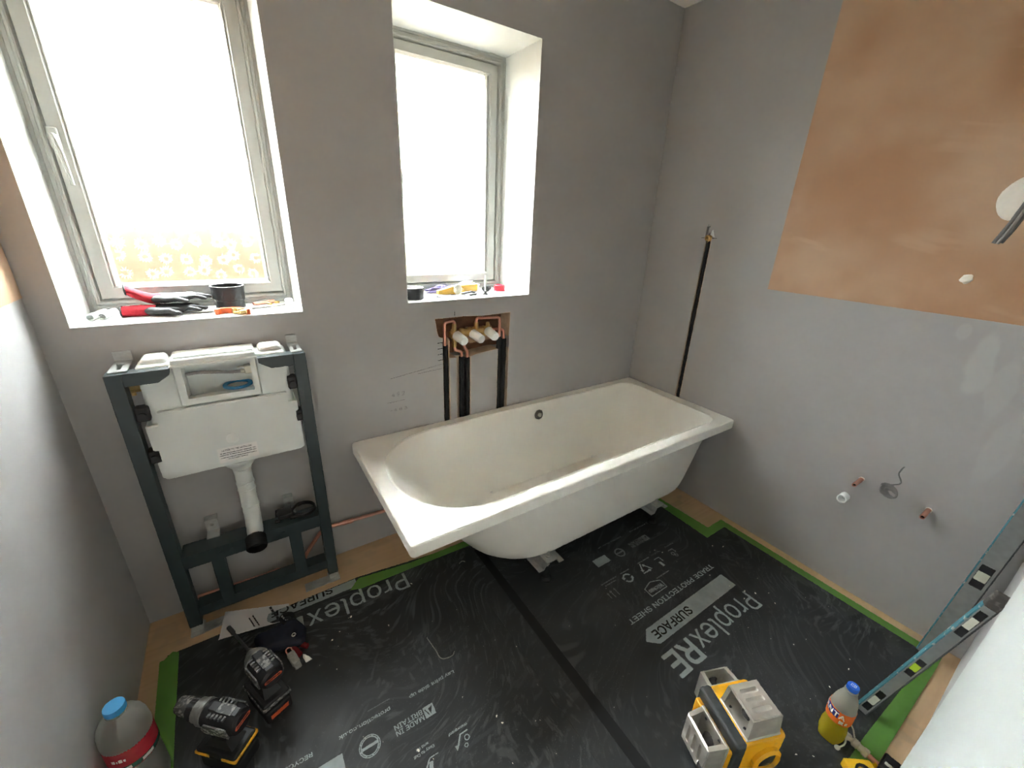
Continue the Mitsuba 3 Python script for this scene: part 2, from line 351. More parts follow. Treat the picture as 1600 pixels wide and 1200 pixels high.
# ---------------------------------------------------------------- floor coverings
def sheet_black(p, n, uv):
    wx, wy = fbm(p.x * 2.6, p.y * 2.6, 31.0, 2) - 0.5, fbm(p.x * 2.6, p.y * 2.6, 47.0, 2) - 0.5
    x, y = p.x + 0.5 * wx, p.y + 0.5 * wy
    dust = fbm(x * 3.0, y * 3.0, 2.0, 4)
    s1 = fbm(x * 22 + y * 9, y * 85 - x * 34, 6.0, 3)
    s2 = fbm(x * 75 - y * 50, y * 16 + x * 11, 3.0, 3)
    gr = noise(p.x * 330, p.y * 330, 1.0)
    worn = smoothstep(0.42, 0.62, fbm(p.x * 2.4, p.y * 2.4, 9.0, 3))
    a = smoothstep(0.55, 0.78, s1) * (0.25 + 0.75 * worn)
    b = smoothstep(0.60, 0.80, s2) * (0.2 + 0.8 * (1 - worn))
    smear = smoothstep(0.52, 0.70, fbm(x * 8, y * 8, 12.0, 4)) * worn
    c = smoothstep(0.86, 0.98, gr) * smoothstep(0.4, 0.7, dust)
    k = 0.45 + 0.85 * smoothstep(0.35, 0.65, fbm(p.x * 1.1, p.y * 1.1, 21.0, 2))
    return C3((0.0240, 0.0255, 0.0262)) * (0.65 + 0.8 * dust) + C3((0.026, 0.029, 0.031)) * a * k + C3((0.020, 0.021, 0.0205)) * b * k + C3((0.014, 0.0155, 0.016)) * smear * k + C3((0.03, 0.03, 0.03)) * c
mat('m_sheet', sheet_black, lambda p, n, uv: 0.40 + 0.25 * fbm(p.x * 4, p.y * 9, 0.0, 3), 0.35, bump=lambda p, n, uv: fbm(p.x * 9, p.y * 9, 0.0, 2), bump_scale=0.004, eps=4e-3)
mat('m_print', lambda p, n, uv: C3((0.27, 0.31, 0.31)) * (0.85 + 0.3 * fbm(p.x * 50, p.y * 50, 0.0, 3)), 0.5, 0.3)
mat('m_print_faint', (0.12, 0.13, 0.13), 0.55, 0.3)
mat('m_band', (0.010, 0.010, 0.0105), 0.5, 0.3)
def tape_green(p, n, uv):
    return mix((0.085, 0.215, 0.040), (0.115, 0.27, 0.055), fbm(p.x * 20, p.y * 20, 3.0, 3))
mat('m_tape', tape_green, 0.6, 0.3, bump=lambda p, n, uv: fbm(p.x * 60, p.y * 60, 0.0, 2), bump_scale=0.001)
Z0 = 0.0030
def flat(poly, z0, z1):
    return prism(poly, z0, z1)
left_sheet = Polygon([(0.065, -0.186), (0.70, -0.178), (1.1082, -0.230), (1.1082, FRONT + .02), (0.075, FRONT + .02)])
right_sheet = Polygon([(1.1090, -0.22), (2.262, -0.24), (2.262, -0.792), (2.408, -0.792), (2.408, -1.632), (1.70, -1.632), (1.1090, FRONT + .02)])
key_l = solo('protection_sheet', 'black printed floor protection sheet under the toilet frame and the drills', 'floor sheet', flat(left_sheet, 0, Z0), 'm_sheet', 'floor protection sheets')
key_r = solo('protection_sheet', 'black scuffed floor protection sheet in front of the bath, printed with a grey arrow', 'floor sheet', flat(right_sheet, 0, Z0), 'm_sheet', 'floor protection sheets')
ZP = Z0 + 0.00035
def txt(text, x0, x1, yb, h, bold=False, z=ZP, stretch=True):
    """lettering flat on the floor that reads towards -x with its top towards -y, from x0 to x1, baseline yb, capitals h high"""
    m = meshkit.text_mesh(text, h, ZP - Z0, bold)
    e = m.bounds
    if stretch:
        m.apply_translation((-e[0][0], 0, 0)); m.apply_scale((abs(x1 - x0) / (e[1][0] - e[0][0]), 1, 1))
    return moved(m, basis((x0, yb, z - (ZP - Z0)), (-1, 0, 0), (0, -1, 0)))
def plate(poly, z=ZP):
    return prism(poly, z - (ZP - Z0), z)
def ring(cx, cy, r0, r1):
    return Point(cx, cy).buffer(r1, 32).difference(Point(cx, cy).buffer(r0, 32))
def line(pts, w):
    return LineString(pts).buffer(w / 2, cap_style=2, join_style=2)
def rect(a, b, c, d):
    return sbox(min(a, b), min(c, d), max(a, b), max(c, d))
def dashes(x0, x1, h, seed):
    rg, out, x = random.Random(seed), [], 0.0
    while x < abs(x1 - x0):
        w = h * rg.uniform(1.2, 4.0); out.append((x, min(x + w, abs(x1 - x0)))); x += w + h * .5
    return out
def floor_dashes(x0, x1, yb, h):
    return join(*[plate(sbox(x0 - b, yb - h * .8, x0 - a, yb)) for a, b in dashes(x0, x1, h, x0)])
def logo(dx, dy, parent, full=True):
    part(parent, 'wordmark', join(txt('Proplex', 2.068 + dx, 1.684 + dx, -1.095 + dy, .083), *([txt('RE', 1.668 + dx, 1.523 + dx, -1.097 + dy, .085, True)] if full else [])), 'm_print', 'large grey lettering')
    arrow = Polygon([(2.071 + dx, -.992 + dy), (2.071 + dx, -1.061 + dy), (1.564 + dx, -1.062 + dy), (1.524 + dx, -1.028 + dy), (1.564 + dx, -.994 + dy)])
    if not full: arrow = arrow.intersection(rect(0.2, 0.688, -0.5, -0.182))
    a = part(parent, 'printed_arrow', plate(arrow), 'm_print', 'grey printed arrow with dark lettering')
    t = txt('SURFACE', 1.792 + dx, 1.571 + dx, -1.012 + dy, .033, True, ZP + .0003)
    if not full: t = t.slice_plane((0, -0.182, 0), (0, -1, 0), cap=False)
    part(a, 'lettering', t, 'm_band')
logo(0, 0, key_r)
logo(-1.195, 0.838, key_l, False)
part(key_l, 'wordmark', plate(Polygon([(.476, -.256), (.455, -.256), (.455, -.29), (.466, -.342), (.474, -.342)])), 'm_print')
part(key_r, 'lettering', txt('TRADE PROTECTION SHEET', 2.083, 1.531, -.931, .021, True), 'm_print')
def made_in(px, py, s, parent, m):
    sq = rect(px, px - .033 * s, py, py - .034 * s).difference(Polygon([(px - .004 * s, py - .006 * s), (px - .014 * s, py - .028 * s), (px - .018 * s, py - .010 * s)])).difference(line([(px - .020 * s, py - .028 * s), (px - .028 * s, py - .008 * s)], .003 * s))
    part(parent, 'printed_mark', join(plate(sq), txt('MADE IN', px - .037 * s, px - .124 * s, py - .019 * s, .014 * s, True), txt('BRITAIN', px - .037 * s, px - .124 * s, py - .001 * s, .0145 * s, True)), m, 'printed lettering reading MADE IN BRITAIN')
made_in(1.977, -.643, 1.0, key_r, 'm_print_faint')
made_in(.772, -.802, 1.0, key_l, 'm_print')
def marks(parent, polys, m, label=None):
    return part(parent, 'printed_mark', plate(unary_union(polys)), m, label)
def arc_arrow(cx, cy, r, a0, a1, w):
    a = np.radians(np.linspace(a0, a1, 14)); pts = [(cx + r * math.cos(t), cy + r * math.sin(t)) for t in a]
    e, d = np.array(pts[-1]), np.array(pts[-1]) - np.array(pts[-2]); d /= np.linalg.norm(d); q = np.array([-d[1], d[0]])
    return unary_union([line(pts, w), Polygon([e + q * w * 1.3, e - q * w * 1.3, e + d * w * 2])])
marks(key_r, [rect(1.625, 1.703, -.635, -.677)], 'm_print', 'printed grey rectangle')
marks(key_r, [ring(1.777, -.663, .019, .026), rect(1.757, 1.797, -.659, -.667)], 'm_print_faint', 'printed round emblem')
def tri_arrows(cx, cy, r, w):
    p = [(cx + r * math.cos(a), cy + r * math.sin(a)) for a in (math.radians(90), math.radians(210), math.radians(330))]; o = []
    for i in range(3):
        a, b = np.array(p[i]), np.array(p[(i + 1) % 3]); u = (b - a) / np.linalg.norm(b - a); q = np.array([-u[1], u[0]])
        s, e = a + u * r * .18, b - u * r * .62
        o += [line([a, e], w), Polygon([e + q * w * 1.6, e - q * w * 1.6, e + u * w * 2.2])]
    return unary_union(o)
marks(key_r, [tri_arrows(1.802, -.792, .032, .006)], 'm_print', 'printed recycling triangle')
marks(key_r, [arc_arrow(1.695, -.787, .020, 200, 330, .007), arc_arrow(1.695, -.787, .020, 20, 150, .007)], 'm_print', 'two printed circling arrows')
marks(key_r, [Polygon([(1.598, -.790), (1.604, -.800), (1.592, -.800)]), line([(1.598, -.798), (1.598, -.830)], .004), Polygon([(1.575, -.790), (1.583, -.802), (1.567, -.802)]), line([(1.575, -.80), (1.575, -.830)], .005), Polygon([(1.556, -.795), (1.562, -.805), (1.550, -.805)]), line([(1.556, -.80), (1.556, -.826)], .004)], 'm_print_faint', 'three printed upright arrows')
marks(key_r, [rect(1.886, 1.898, -.80, -.826), line([(1.912, -.776), (1.912, -.806)], .003), line([(1.912, -.778), (1.880, -.778)], .003)], 'm_print', 'printed cutting mark')
marks(key_r, [line([(2.012, -.775), (2.012, -.800)], .004), line([(2.012, -.777), (1.985, -.777)], .004), ring(1.990, -.80, .006, .010), ring(1.998, -.815, .005, .008)], 'm_print_faint', 'printed drop mark')
hs = Polygon([(1.708, -.866), (1.759, -.851), (1.809, -.868), (1.806, -.908), (1.706, -.909)])
hl = part(key_r, 'printed_mark', plate(hs.difference(hs.buffer(-.003))), 'm_print', 'printed house outline with a word in it')
part(hl, 'lettering', txt('Wickes', 1.797, 1.716, -.880, .018, True), 'm_print')
small = [floor_dashes(1.885, 1.800, -.893 + .04, .006), floor_dashes(1.872, 1.79, -.752, .006), floor_dashes(1.735, 1.68, -.752, .006), txt('Easy to Cut', 1.95, 1.89, -.752, .006), txt('Waterproof', 2.05, 1.99, -.752, .006), txt('protection.co.uk', 1.860, 1.705, -.588, .008), txt('Lay print side up', 2.08, 1.925, -.588, .008), floor_dashes(1.655, 1.565, -.752, .006), floor_dashes(1.640, 1.575, -.765, .006)]
part(key_r, 'lettering', join(*small), 'm_print_faint')
near = [txt('Lay print side up', .873, .717, -.745, .0105, True), txt('protection.co.uk', .655, .503, -.744, .011, True), txt('RECYCLE', .432, .350, -.743, .011, True), txt('Waterproof', .839, .777, -.909, .007, True), txt('Easy to Cut', .732, .671, -.9085, .0075, True), txt('and Fit', .720, .682, -.894, .0075, True)]
part(key_l, 'lettering', join(*near), 'm_print')
marks(key_l, [line([(.662, -.7205), (.594, -.7205)], .0022)], 'm_print_faint')
marks(key_l, [ring(.574, -.815, .0225, .0255), ring(.574, -.815, .0275, .030), rect(.552, .597, -.811, -.819), *[rect(.574 + .0255 * math.cos(a) - .002, .574 + .0255 * math.cos(a) + .002, -.815 + .0255 * math.sin(a) - .002, -.815 + .0255 * math.sin(a) + .002) for a in np.linspace(.3, 6.3, 9)[:-1]]], 'm_print', 'printed round emblem')
marks(key_l, [rect(.438, .503, -.791, -.838)], 'm_print', 'printed grey rectangle')
marks(key_l, [line([(.832, -.928), (.806, -.928)], .004), line([(.808, -.928), (.789, -.954)], .0045), Polygon([(.796, -.950), (.782, -.947), (.783, -.962)]), ring(.822, -.945, .0055, .0085), ring(.812, -.962, .0035, .006)], 'm_print', 'printed drop mark')
marks(key_l, [line([(.708, -.935), (.682, -.965)], .004), line([(.708, -.935), (.735, -.935)], .0025), Polygon([(.715, -.945), (.703, -.975), (.694, -.97), (.704, -.942)])], 'm_print', 'printed cutting mark')
solo('joining_tape', 'black joining tape over the seam between the two floor sheets', 'tape', prism([(1.196, -.30), (1.232, -.30), (1.230, -1.0), (1.226, FRONT + .03), (1.188, FRONT + .03), (1.193, -1.0)], Z0, Z0 + .0003), 'm_band')
def tape(label, pts, z=Z0):
    solo('masking_tape', label, 'tape', prism(pts, z, z + .0004), 'm_tape', 'green tape strips around the floor sheets')
tape('green tape strip along the left wall, ending near the toilet frame', [(.079, -.178), (.097, -.190), (.104, -.47), (.110, -.64), (.122, -1.30), (.070, -1.30), (.062, -.60), (.052, -.44), (.045, -.20), (.056, -.200)])
tape('green tape strip along the back wall under the bath end', [(.701, -.187), (.679, -.208), (.656, -.232), (.700, -.246), (.905, -.250), (1.30, -.262), (2.20, -.262), (2.20, -.222), (1.30, -.226), (.915, -.217)])
tape('green tape strip along the right wall, stepping around the bath foot', [(2.246, -.20), (2.234, -.577), (2.232, -.822), (2.384, -.822), (2.384, -1.60), (2.424, -1.60), (2.424, -.779), (2.304, -.779), (2.290, -.492), (2.288, -.20)])
tape('green tape strip along the front wall under the leaning spirit level', [(2.424, -1.602), (2.38, -1.598), (2.132, -1.606), (1.857, -1.592), (1.60, -1.586), (1.60, -1.634), (1.85, -1.642), (2.34, -1.650), (2.424, -1.650)], Z0 + .0005)

# ---------------------------------------------------------------- bath
RIM, LIP = 0.549, 0.043
def bath_outline(xl, xr, yc, b, ae, rc, x0):
    """closed loop, counter-clockwise: straight right end with round corners, half-elliptic left end (semi-axis ae)"""
    P = []
    xc = xl + ae
    for t in np.linspace(-.5, .5, 9): P.append((xr, yc + t * 2 * (b - rc)))
    for a in np.radians(np.linspace(0, 90, 9))[1:]: P.append((xr - rc + rc * math.cos(a), yc + b - rc + rc * math.sin(a)))
    for t in np.linspace(0, 1, 15)[1:]: P.append((xr - rc + (xc - xr + rc) * t, yc + b))
    for a in np.radians(np.linspace(90, 270, 37))[1:]:
        ca, sa = math.cos(a), math.sin(a); n = 2.25
        P.append((xc + ae * math.copysign(abs(ca) ** (2 / n), ca), yc + b * math.copysign(abs(sa) ** (2 / n), sa)))
    for t in np.linspace(0, 1, 15)[1:]: P.append((xc + (xr - rc - xc) * t, yc - b))
    for a in np.radians(np.linspace(-90, 0, 9))[1:-1]: P.append((xr - rc + rc * math.cos(a), yc - b + rc + rc * math.sin(a)))
    return np.array(P)
def loft(levels, cap=True, flip=False):
    n = len(levels[0][0]); V = np.vstack([np.column_stack([o, np.full(n, z)]) for o, z in levels]); F = []
    for i in range(len(levels) - 1):
        for q in range(n):
            r = (q + 1) % n
            F += [(i * n + q, i * n + r, (i + 1) * n + r), (i * n + q, (i + 1) * n + r, (i + 1) * n + q)]
    if cap:
        c = len(V); V = np.vstack([V, V[-n:].mean(0)]); b = (len(levels) - 1) * n
        F += [(b + q, b + (q + 1) % n, c) for q in range(n)]
    F = np.array(F)
    return trimesh.Trimesh(V, F[:, ::-1] if flip else F, process=False)
YC = -0.352
def basin(k, grow=0.0):
    L = lambda a, b: a + (b - a) * k
    return bath_outline(L(.836, 1.235) - grow, L(2.386, 2.275) + grow, YC, L(.290, .222) + grow, L(.30, .26), L(.075, .10), 0)
inner = [(basin(0, .012), RIM + .0003), (basin(0, .007), RIM + .0006), (basin(0, .003), RIM - .001), (basin(0, .0005), RIM - .005), (basin(.012), RIM - .016)]
inner += [(basin(k), z) for k, z in ((.10, .50), (.22, .44), (.36, .37), (.50, .30), (.62, .245), (.72, .205), (.80, .178), (.88, .158), (.95, .147), (1.0, .143))]
c0 = basin(1.0); mid = c0.mean(0)
inner += [(mid + (c0 - mid) * s, z) for s, z in ((.9, .1415), (.6, .139), (.3, .137))]
basin_m = loft(inner, True, True)
outer = [(basin(0, .004), RIM - .008), (basin(.02, .008), .50), (basin(.22, .010), .42), (basin(.45, .012), .30), (basin(.62, .014), .215), (basin(.70, .013), .175), (basin(.78, .012), .150), (basin(.87, .010), .134), (basin(.95, .006), .127)]
c1 = basin(.95, .006)
outer += [(mid + (c1 - mid) * s, .125) for s in (.8, .4)]
outer_m = loft(outer, True, False)
def rrect(x0, x1, y0, y1, r):
    return np.array(sbox(x0 + r, y0 + r, x1 - r, y1 - r).buffer(r, 6).exterior.coords)[:-1]
bx0, bx1, by0, by1 = .770, 2.466, -.700, -.003
ro = [(rrect(bx0 + i, bx1 - i, by0 + i, by1 - i, .014), z) for i, z in ((.007, RIM), (.0035, RIM - .001), (.001, RIM - .0035), (0, RIM - .007), (0, RIM - LIP), (.003, RIM - LIP - .001))]
rim = hull(np.vstack([np.column_stack([o, np.full(len(o), z)]) for o, z in ro]))
opening = prism(basin(0, .010), .3, .7)
rim = cut(rim, opening, box(bx0 + .010, bx1 - .010, by0 + .010, by1 - .010, .40, RIM - .009))
bath = thing('bath', 'white acrylic bath with one rounded end, unpanelled, standing on metal legs', 'bath')
part(bath, 'tub', join(basin_m, outer_m, rim), 'm_bath', smooth=38)
def facing(c, n, up=(0, 0, 1)):
    z = np.array(n, float); z /= np.linalg.norm(z); x = np.cross(up, z); x /= np.linalg.norm(x)
    M = np.eye(4); M[:3, 0], M[:3, 1], M[:3, 2], M[:3, 3] = x, np.cross(z, x), z, c; return M
yb = YC + .290 - .068 * .12
oM = facing((1.704, yb - .0005, .490), (0, -1, .14))
ov = part(bath, 'overflow', lathe([(0, -.004), (.026, -.004), (.027, .002), (.024, .006), (.019, .006), (.017, .001), (0, .001)], n=40), 'm_dark_chrome', 'dark round overflow', M=oM)
part(ov, 'overflow_knob', join(lathe([(0, 0), (.011, 0), (.011, .008), (.0095, .0105), (.006, .0105), (.005, .006), (0, .006)], n=28)), 'm_steel', M=oM @ np.array([[1, 0, 0, .004], [0, 1, 0, -.002], [0, 0, 1, 0], [0, 0, 0, 1.0]]))
part(bath, 'waste_hole', cyl((2.08, YC, .141), (2.08, YC, .1375), .03, 30), 'm_dark_chrome')
sm = Polygon([(.783, -.640), (.792, -.630), (.806, -.634), (.812, -.622), (.826, -.628), (.838, -.622), (.846, -.636), (.842, -.650), (.850, -.660), (.832, -.664), (.825, -.676), (.806, -.668), (.796, -.680), (.787, -.664)]).buffer(.003).buffer(-.001)
part(bath, 'dried_smear', prism(sm, RIM, RIM + .0005), 'm_smear', 'dried white smear on the corner of the rim')
for xl in (1.385, 2.085):
    pr = [(-.066, .0), (-.040, .0), (-.024, .026), (.024, .026), (.040, .0), (.066, .0), (.066, .004), (.042, .004), (.027, .030), (-.027, .030), (-.042, .004), (-.066, .004)]
    lg = part(bath, 'leg_rail', prism(pr, 0, .53, basis((xl, -.10, .094), (1, 0, 0), (0, 0, 1))), 'm_galv', 'galvanised rail under the tub', smooth=False)
    for yy in (-.600, -.13):
        rod = cyl((xl, yy, .020), (xl, yy, .155), .006, 12)
        part(lg, 'threaded_rod', join(rod, *[lathe([(.006, 0), (.0072, .002), (.006, .004)], (xl, yy, .045 + .005 * i), (xl, yy, .05 + .005 * i), 10) for i in range(18)], cyl((xl, yy, .120), (xl, yy, .130), .011, 6), cyl((xl, yy, .084), (xl, yy, .093), .011, 6)), 'm_steel')
        part(lg, 'foot', lathe([(0, 0), (.024, 0), (.024, .006), (.015, .014), (.012, .05), (.010, .072), (0, .072)], (xl, yy, Z0 + .0006), (xl, yy, 1), 24), 'm_black_plastic', 'black plastic foot')

# ---------------------------------------------------------------- toilet frame
tf = thing('toilet_frame', 'dark grey steel toilet support frame with a white concealed cistern, standing under the left window', 'toilet frame')
FX0, FX1, FY = .130, .635, -.135
def channel(x0, x1, z0, z1, side):
    """upright: a box section"""
    return box(x0, x1, FY, FY + .045, z0, z1, .002)
part(tf, 'upright', channel(FX0, FX0 + .038, .030, .997, 1), 'm_frame_grey')
part(tf, 'upright', channel(FX1 - .038, FX1, .030, .997, -1), 'm_frame_grey')
xz = lambda P, y0, y1: prism(P, 0, y1 - y0, basis((0, y1, 0), (1, 0, 0), (0, 0, 1)))
part(tf, 'top_bracket', xz([(.1682, .9965), (.272, .9965), (.270, .978), (.242, .959), (.1682, .959)], FY + .001, FY + .044), 'm_frame_grey', smooth=False)
part(tf, 'top_bracket', xz([(.5968, .9965), (.496, .9965), (.497, .980), (.530, .958), (.5968, .958)], FY + .001, FY + .044), 'm_frame_grey', smooth=False)
part(tf, 'crossbar', join(box(FX0 + .038, FX1 - .038, FY + .002, FY + .072, .334, .338), box(FX0 + .038, FX1 - .038, FY + .001, FY + .005, .286, .338), cyl((.275, FY + .002, .310), (.275, FY - .004, .310), .006, 6), cyl((.305, FY + .002, .312), (.305, FY - .004, .312), .006, 6), cyl((.470, FY + .002, .312), (.470, FY - .003, .312), .005, 6)), 'm_frame_grey')
part(tf, 'post', box(.240, .279, FY + .008, FY + .040, .075, .286, .002), 'm_frame_grey')
part(tf, 'post', box(.484, .526, FY + .008, FY + .040, .075, .286, .002), 'm_frame_grey')
part(tf, 'bottom_rail', join(box(FX0 + .038, FX1 - .038, FY + .012, FY + .060, .098, .102), box(FX0 + .038, FX1 - .038, FY + .010, FY + .014, .060, .102)), 'm_frame_grey')
for x in (FX0 + .002, FX1 - .036):
    part(tf, 'foot', join(box(x, x + .034, FY + .004, FY + .040, .004, .034, .001), box(x - .004, x + .038, FY - .014, FY + .046, 0.0002, .005)), 'm_galv', 'bright steel foot')
part(tf, 'floor_plate', join(box(.505, .596, FY - .012, FY + .030, .0002, .004), cyl((.540, FY + .008, .004), (.540, FY + .008, .010), .008, 6)), 'm_galv')
part(tf, 'floor_plate', join(box(.170, .255, FY - .010, FY + .030, .0002, .004), cyl((.215, FY + .008, .004), (.215, FY + .008, .010), .008, 6)), 'm_galv')
def strap(x0, x1):
    a = cut(box(x0, x1, -.118, -.004, .998, 1.0015), box((x0 + x1) / 2 - .005, (x0 + x1) / 2 + .005, -.10, -.03, .99, 1.01))
    return join(a, box(x0, x1, -.006, -.002, 1.0, 1.030), cyl(((x0 + x1) / 2, -.055, 1.0), ((x0 + x1) / 2, -.055, 1.007), .009, 6))
part(tf, 'wall_bracket', strap(.138, .180), 'm_galv', 'bright slotted steel bracket to the wall')
part(tf, 'wall_bracket', strap(.594, .628), 'm_galv', 'bright slotted steel bracket to the wall')
for x0, x1 in ((.238, .276), (.490, .524)):
    p = cut(box(x0, x1, -.032, -.029, .275, .388), *[cyl(((x0 + x1) / 2, -.05, z), ((x0 + x1) / 2, -.01, z), .006, 12) for z in (.300, .335, .365)])
    part(tf, 'wall_bracket', join(p, box(x0, x1, -.032, -.002, .385, .388), box(x0, x1, -.075, -.029, .3385, .3415)), 'm_galv', 'bright steel bracket to the wall')
# cistern
cis = part(tf, 'cistern', join(
    from_m(to_m(rbox(.192, .582, -.104, -.014, .640, 1.004, .012)) - to_m(box(.29, .480, -.2, -.030, .80, 1.1))),
    box(.29, .480, -.032, -.028, .80, .99)), 'm_white_plastic')
front = Polygon([(.180, .824), (.211, .824), (.211, .862), (.5615, .862), (.5615, .826), (.588, .826), (.590, .646), (.576, .638), (.197, .634), (.184, .644)]).buffer(-.004).buffer(.004)
fr_c = Polygon(front).buffer(-.004)
fm = join(xz(front, -.118, -.030), *[xz(fr_c, -.1225, -.117)])
part(cis, 'cover', fuse(xz(front, -.119, -.030), xz(front.buffer(-.0022), -.1215, -.118), xz(fr_c, -.123, -.118)), 'm_white_plastic', 'white front cover of the cistern', smooth=50)
part(cis, 'cover_boss', lathe([(.019, 0), (.0205, .001), (.019, .002), (.017, .002), (.0155, .001), (.013, .001), (.012, .0015), (0, .0015)], (.383, -.1228, .733), (.383, -1, .733), 32), 'm_white_plastic')
shroud = cut(box(.276, .492, -.121, -.016, .868, 1.018, .004), box(.298, .473, -.2, -.060, .890, .990, .001), box(.298, .473, -.09, -.028, .80, .990))
part(cis, 'access_frame', fuse(shroud, box(.272, .496, -.126, -.110, .994, 1.002, .002), box(.285, .488, -.112, -.090, 1.016, 1.024, .003)), 'm_white_plastic', 'white access frame with a square opening', smooth=30)
part(cis, 'shoulder', rbox(.205, .268, -.090, -.020, .990, 1.022, .014), 'm_pvc_white')
part(cis, 'shoulder', rbox(.502, .572, -.090, -.020, .990, 1.022, .014), 'm_pvc_white')
part(cis, 'water_hose', tube(smooth_path([(.290, -.050, .946), (.33, -.053, .950), (.38, -.054, .944), (.42, -.054, .938), (.462, -.055, .936)], 6), .0055, 10), 'm_hose', 'grey braided hose')
part(cis, 'inlet_valve', join(box(.454, .476, -.066, -.040, .928, .955, .002), cyl((.456, -.055, .937), (.443, -.055, .937), .0075, 12), cyl((.436, -.058, .953), (.468, -.058, .953), .003, 10)), 'm_inner_plastic')
part(cis, 'flush_ring', lathe([(.030, 0), (.042, 0), (.042, .006), (.030, .006), (.030, 0)], (.428, -.062, .893), (.428, -.062, 1), 36), 'm_blue_plastic', 'blue ring inside the cistern')
for x0, x1, z0 in ((.1675, .200, .842), (.1675, .196, .700), (.570, .5975, .872), (.578, .5975, .748)):
    part(cis, 'clip', join(box(x0, x1, FY + .010, FY + .050, z0, z0 + .042, .003), cyl(((x0 + x1) / 2, FY + .012, z0 + .02), ((x0 + x1) / 2, FY + .002, z0 + .02), .010, 8)), 'm_black_plastic', 'black plastic clip')
part(cis, 'inlet_nut', join(cyl((.166, -.07, .93), (.192, -.07, .93), .011, 6), cyl((.170, -.07, .91), (.170, -.07, .95), .006, 10)), 'm_brass', 'brass inlet nut')
stk = part(cis, 'label', box(.334, .446, -.1236, -.1228, .650, .704), 'm_sticker', 'white printed notice')
def wtxt(t, x0, x1, z, h, y, bold=False):
    m = meshkit.text_mesh(t, h, .0003, bold); e = m.bounds; m.apply_translation((-e[0][0], 0, 0)); m.apply_scale(((x1 - x0) / (e[1][0] - e[0][0]), 1, 1))
    return moved(m, basis((x0, y, z), (1, 0, 0), (0, 0, 1)))
part(tf, 'notice_lettering', join(wtxt('NOTICE TO THE INSTALLER', .346, .430, .6915, .0055, -.1236, True), *[box(x0 + a, x0 + b, -.1239, -.1235, z, z + .0024) for x0, x1, z in ((.340, .440, .683), (.338, .441, .676), (.340, .440, .667), (.358, .414, .660)) for a, b in dashes(x0, x1, .0034, z)]), 'm_ink', 'dark printed notice text')
fp = part(tf, 'flush_pipe', join(lathe([(0, 0), (.030, 0), (.046, .020), (.051, .030), (.051, .040), (0, .040)], (.387, -.075, .598), (.387, -.075, 1), 36),
    tube(round_path([(.387, -.075, .61), (.386, -.077, .40), (.384, -.100, .338), (.382, -.150, .318)], .05, 8), .0265, 28),
    *[lathe([(.026, 0), (.0285, .002), (.0285, .006), (.026, .008)], (.387, -.076, z), (.387, -.076, 2), 28) for z in (.585, .530, .502, .432)]), 'm_white_plastic', 'white flush pipe')
part(fp, 'end_cap', lathe([(0, -.004), (.031, -.004), (.033, 0), (.033, .040), (.030, .044), (.026, .044), (.026, .020), (0, .020)], (.382, -.132, .326), (.3815, -.180, .307), 32), 'm_black_plastic', 'black rubber end cap')
# clamp ring lying on the crossbar
cl = thing('pipe_clamp', 'black plastic pipe clamp ring lying on the crossbar of the toilet frame', 'pipe clamp')
cz = .3422
part(cl, 'ring', lathe([(.037, 0), (.044, 0), (.044, .010), (.041, .014), (.037, .014), (.037, 0)], (.551, -.075, cz), (.551, -.075, 1), 40), 'm_black_plastic')
part(cl, 'block', join(box(.462, .512, -.100, -.048, cz, cz + .020, .003), box(.450, .466, -.112, -.098, cz, cz + .010, .002), box(.454, .466, -.080, -.070, cz + .004, cz + .020, .002), box(.456, .466, -.060, -.050, cz + .006, cz + .020, .002), box(.50, .555, -.114, -.104, cz, cz + .010, .002)), 'm_black_plastic')

# ---------------------------------------------------------------- copper pipe behind the frame
cp = thing('copper_pipe', 'copper pipe running low along the back wall from behind the bath to the toilet frame', 'pipe')
PY = -.022
run = round_path([(2.20, PY, .150), (.90, PY, .168), (.612, PY, .182), (.545, PY - .004, .102), (.515, PY - .008, .055), (.470, PY, .046), (.155, PY, .060)], .03, 6)
part(cp, 'pipe', tube(run, .0075, 14), 'm_copper')
def sleeve(a, b, r, n=16):
    L = np.linalg.norm(np.subtract(b, a)); return lathe([(r * .8, 0), (r, .002), (r, L / 2 - .004), (r * .86, L / 2 - .002), (r * .86, L / 2 + .002), (r, L / 2 + .004), (r, L - .002), (r * .8, L)], a, b, n)
part(cp, 'coupling', sleeve((.69, PY, .1775), (.735, PY, .1752), .0102), 'm_copper')
part(cp, 'coupling', sleeve((.385, PY, .0497), (.430, PY, .0478), .0102), 'm_copper')

# ---------------------------------------------------------------- shower pipes in the wall
mat_y = .018
part('wall_back', 'mounting_board', xz([(1.335, .905), (1.36, .893), (1.47, .90), (1.478, .965), (1.34, .97)], .050, .066), 'm_noggin', 'timber board inside the cut-out')
part('wall_back', 'hole_lining', cut(xz(VALVE_HOLE.buffer(-.0005), .080, .084)), 'm_brick_dust', 'brown rubble inside the cut-out')
HL = VALVE_HOLE
part('wall_back', 'hole_edge', xz(HL.buffer(.0012).difference(HL.buffer(-.0008)).difference(unary_union([sbox(1.195, .1, 1.228, .945), sbox(1.262, .1, 1.335, .87), sbox(1.482, .1, 1.545, .92)])), -.0008, .082), 'm_raw_edge', 'raw plasterboard edge of the cut-out', smooth=False)
for x0, x1, z1 in ((1.195, 1.228, .942), (1.262, 1.335, .848), (1.482, 1.545, .86)):
    part('wall_back', 'chase_edge', join(box(x0 - .0003, x0 + .0010, -.0006, .0318, .15, z1), box(x1 - .0022, x1 + .0003, -.0006, .0318, .15, z1), box(x0, x1, .0308, .0318, .15, z1)), 'm_raw_edge', 'raw edge of a pipe chase', smooth=False)
mat('m_batten', (0.50, 0.47, 0.44), 0.8, 0.2)
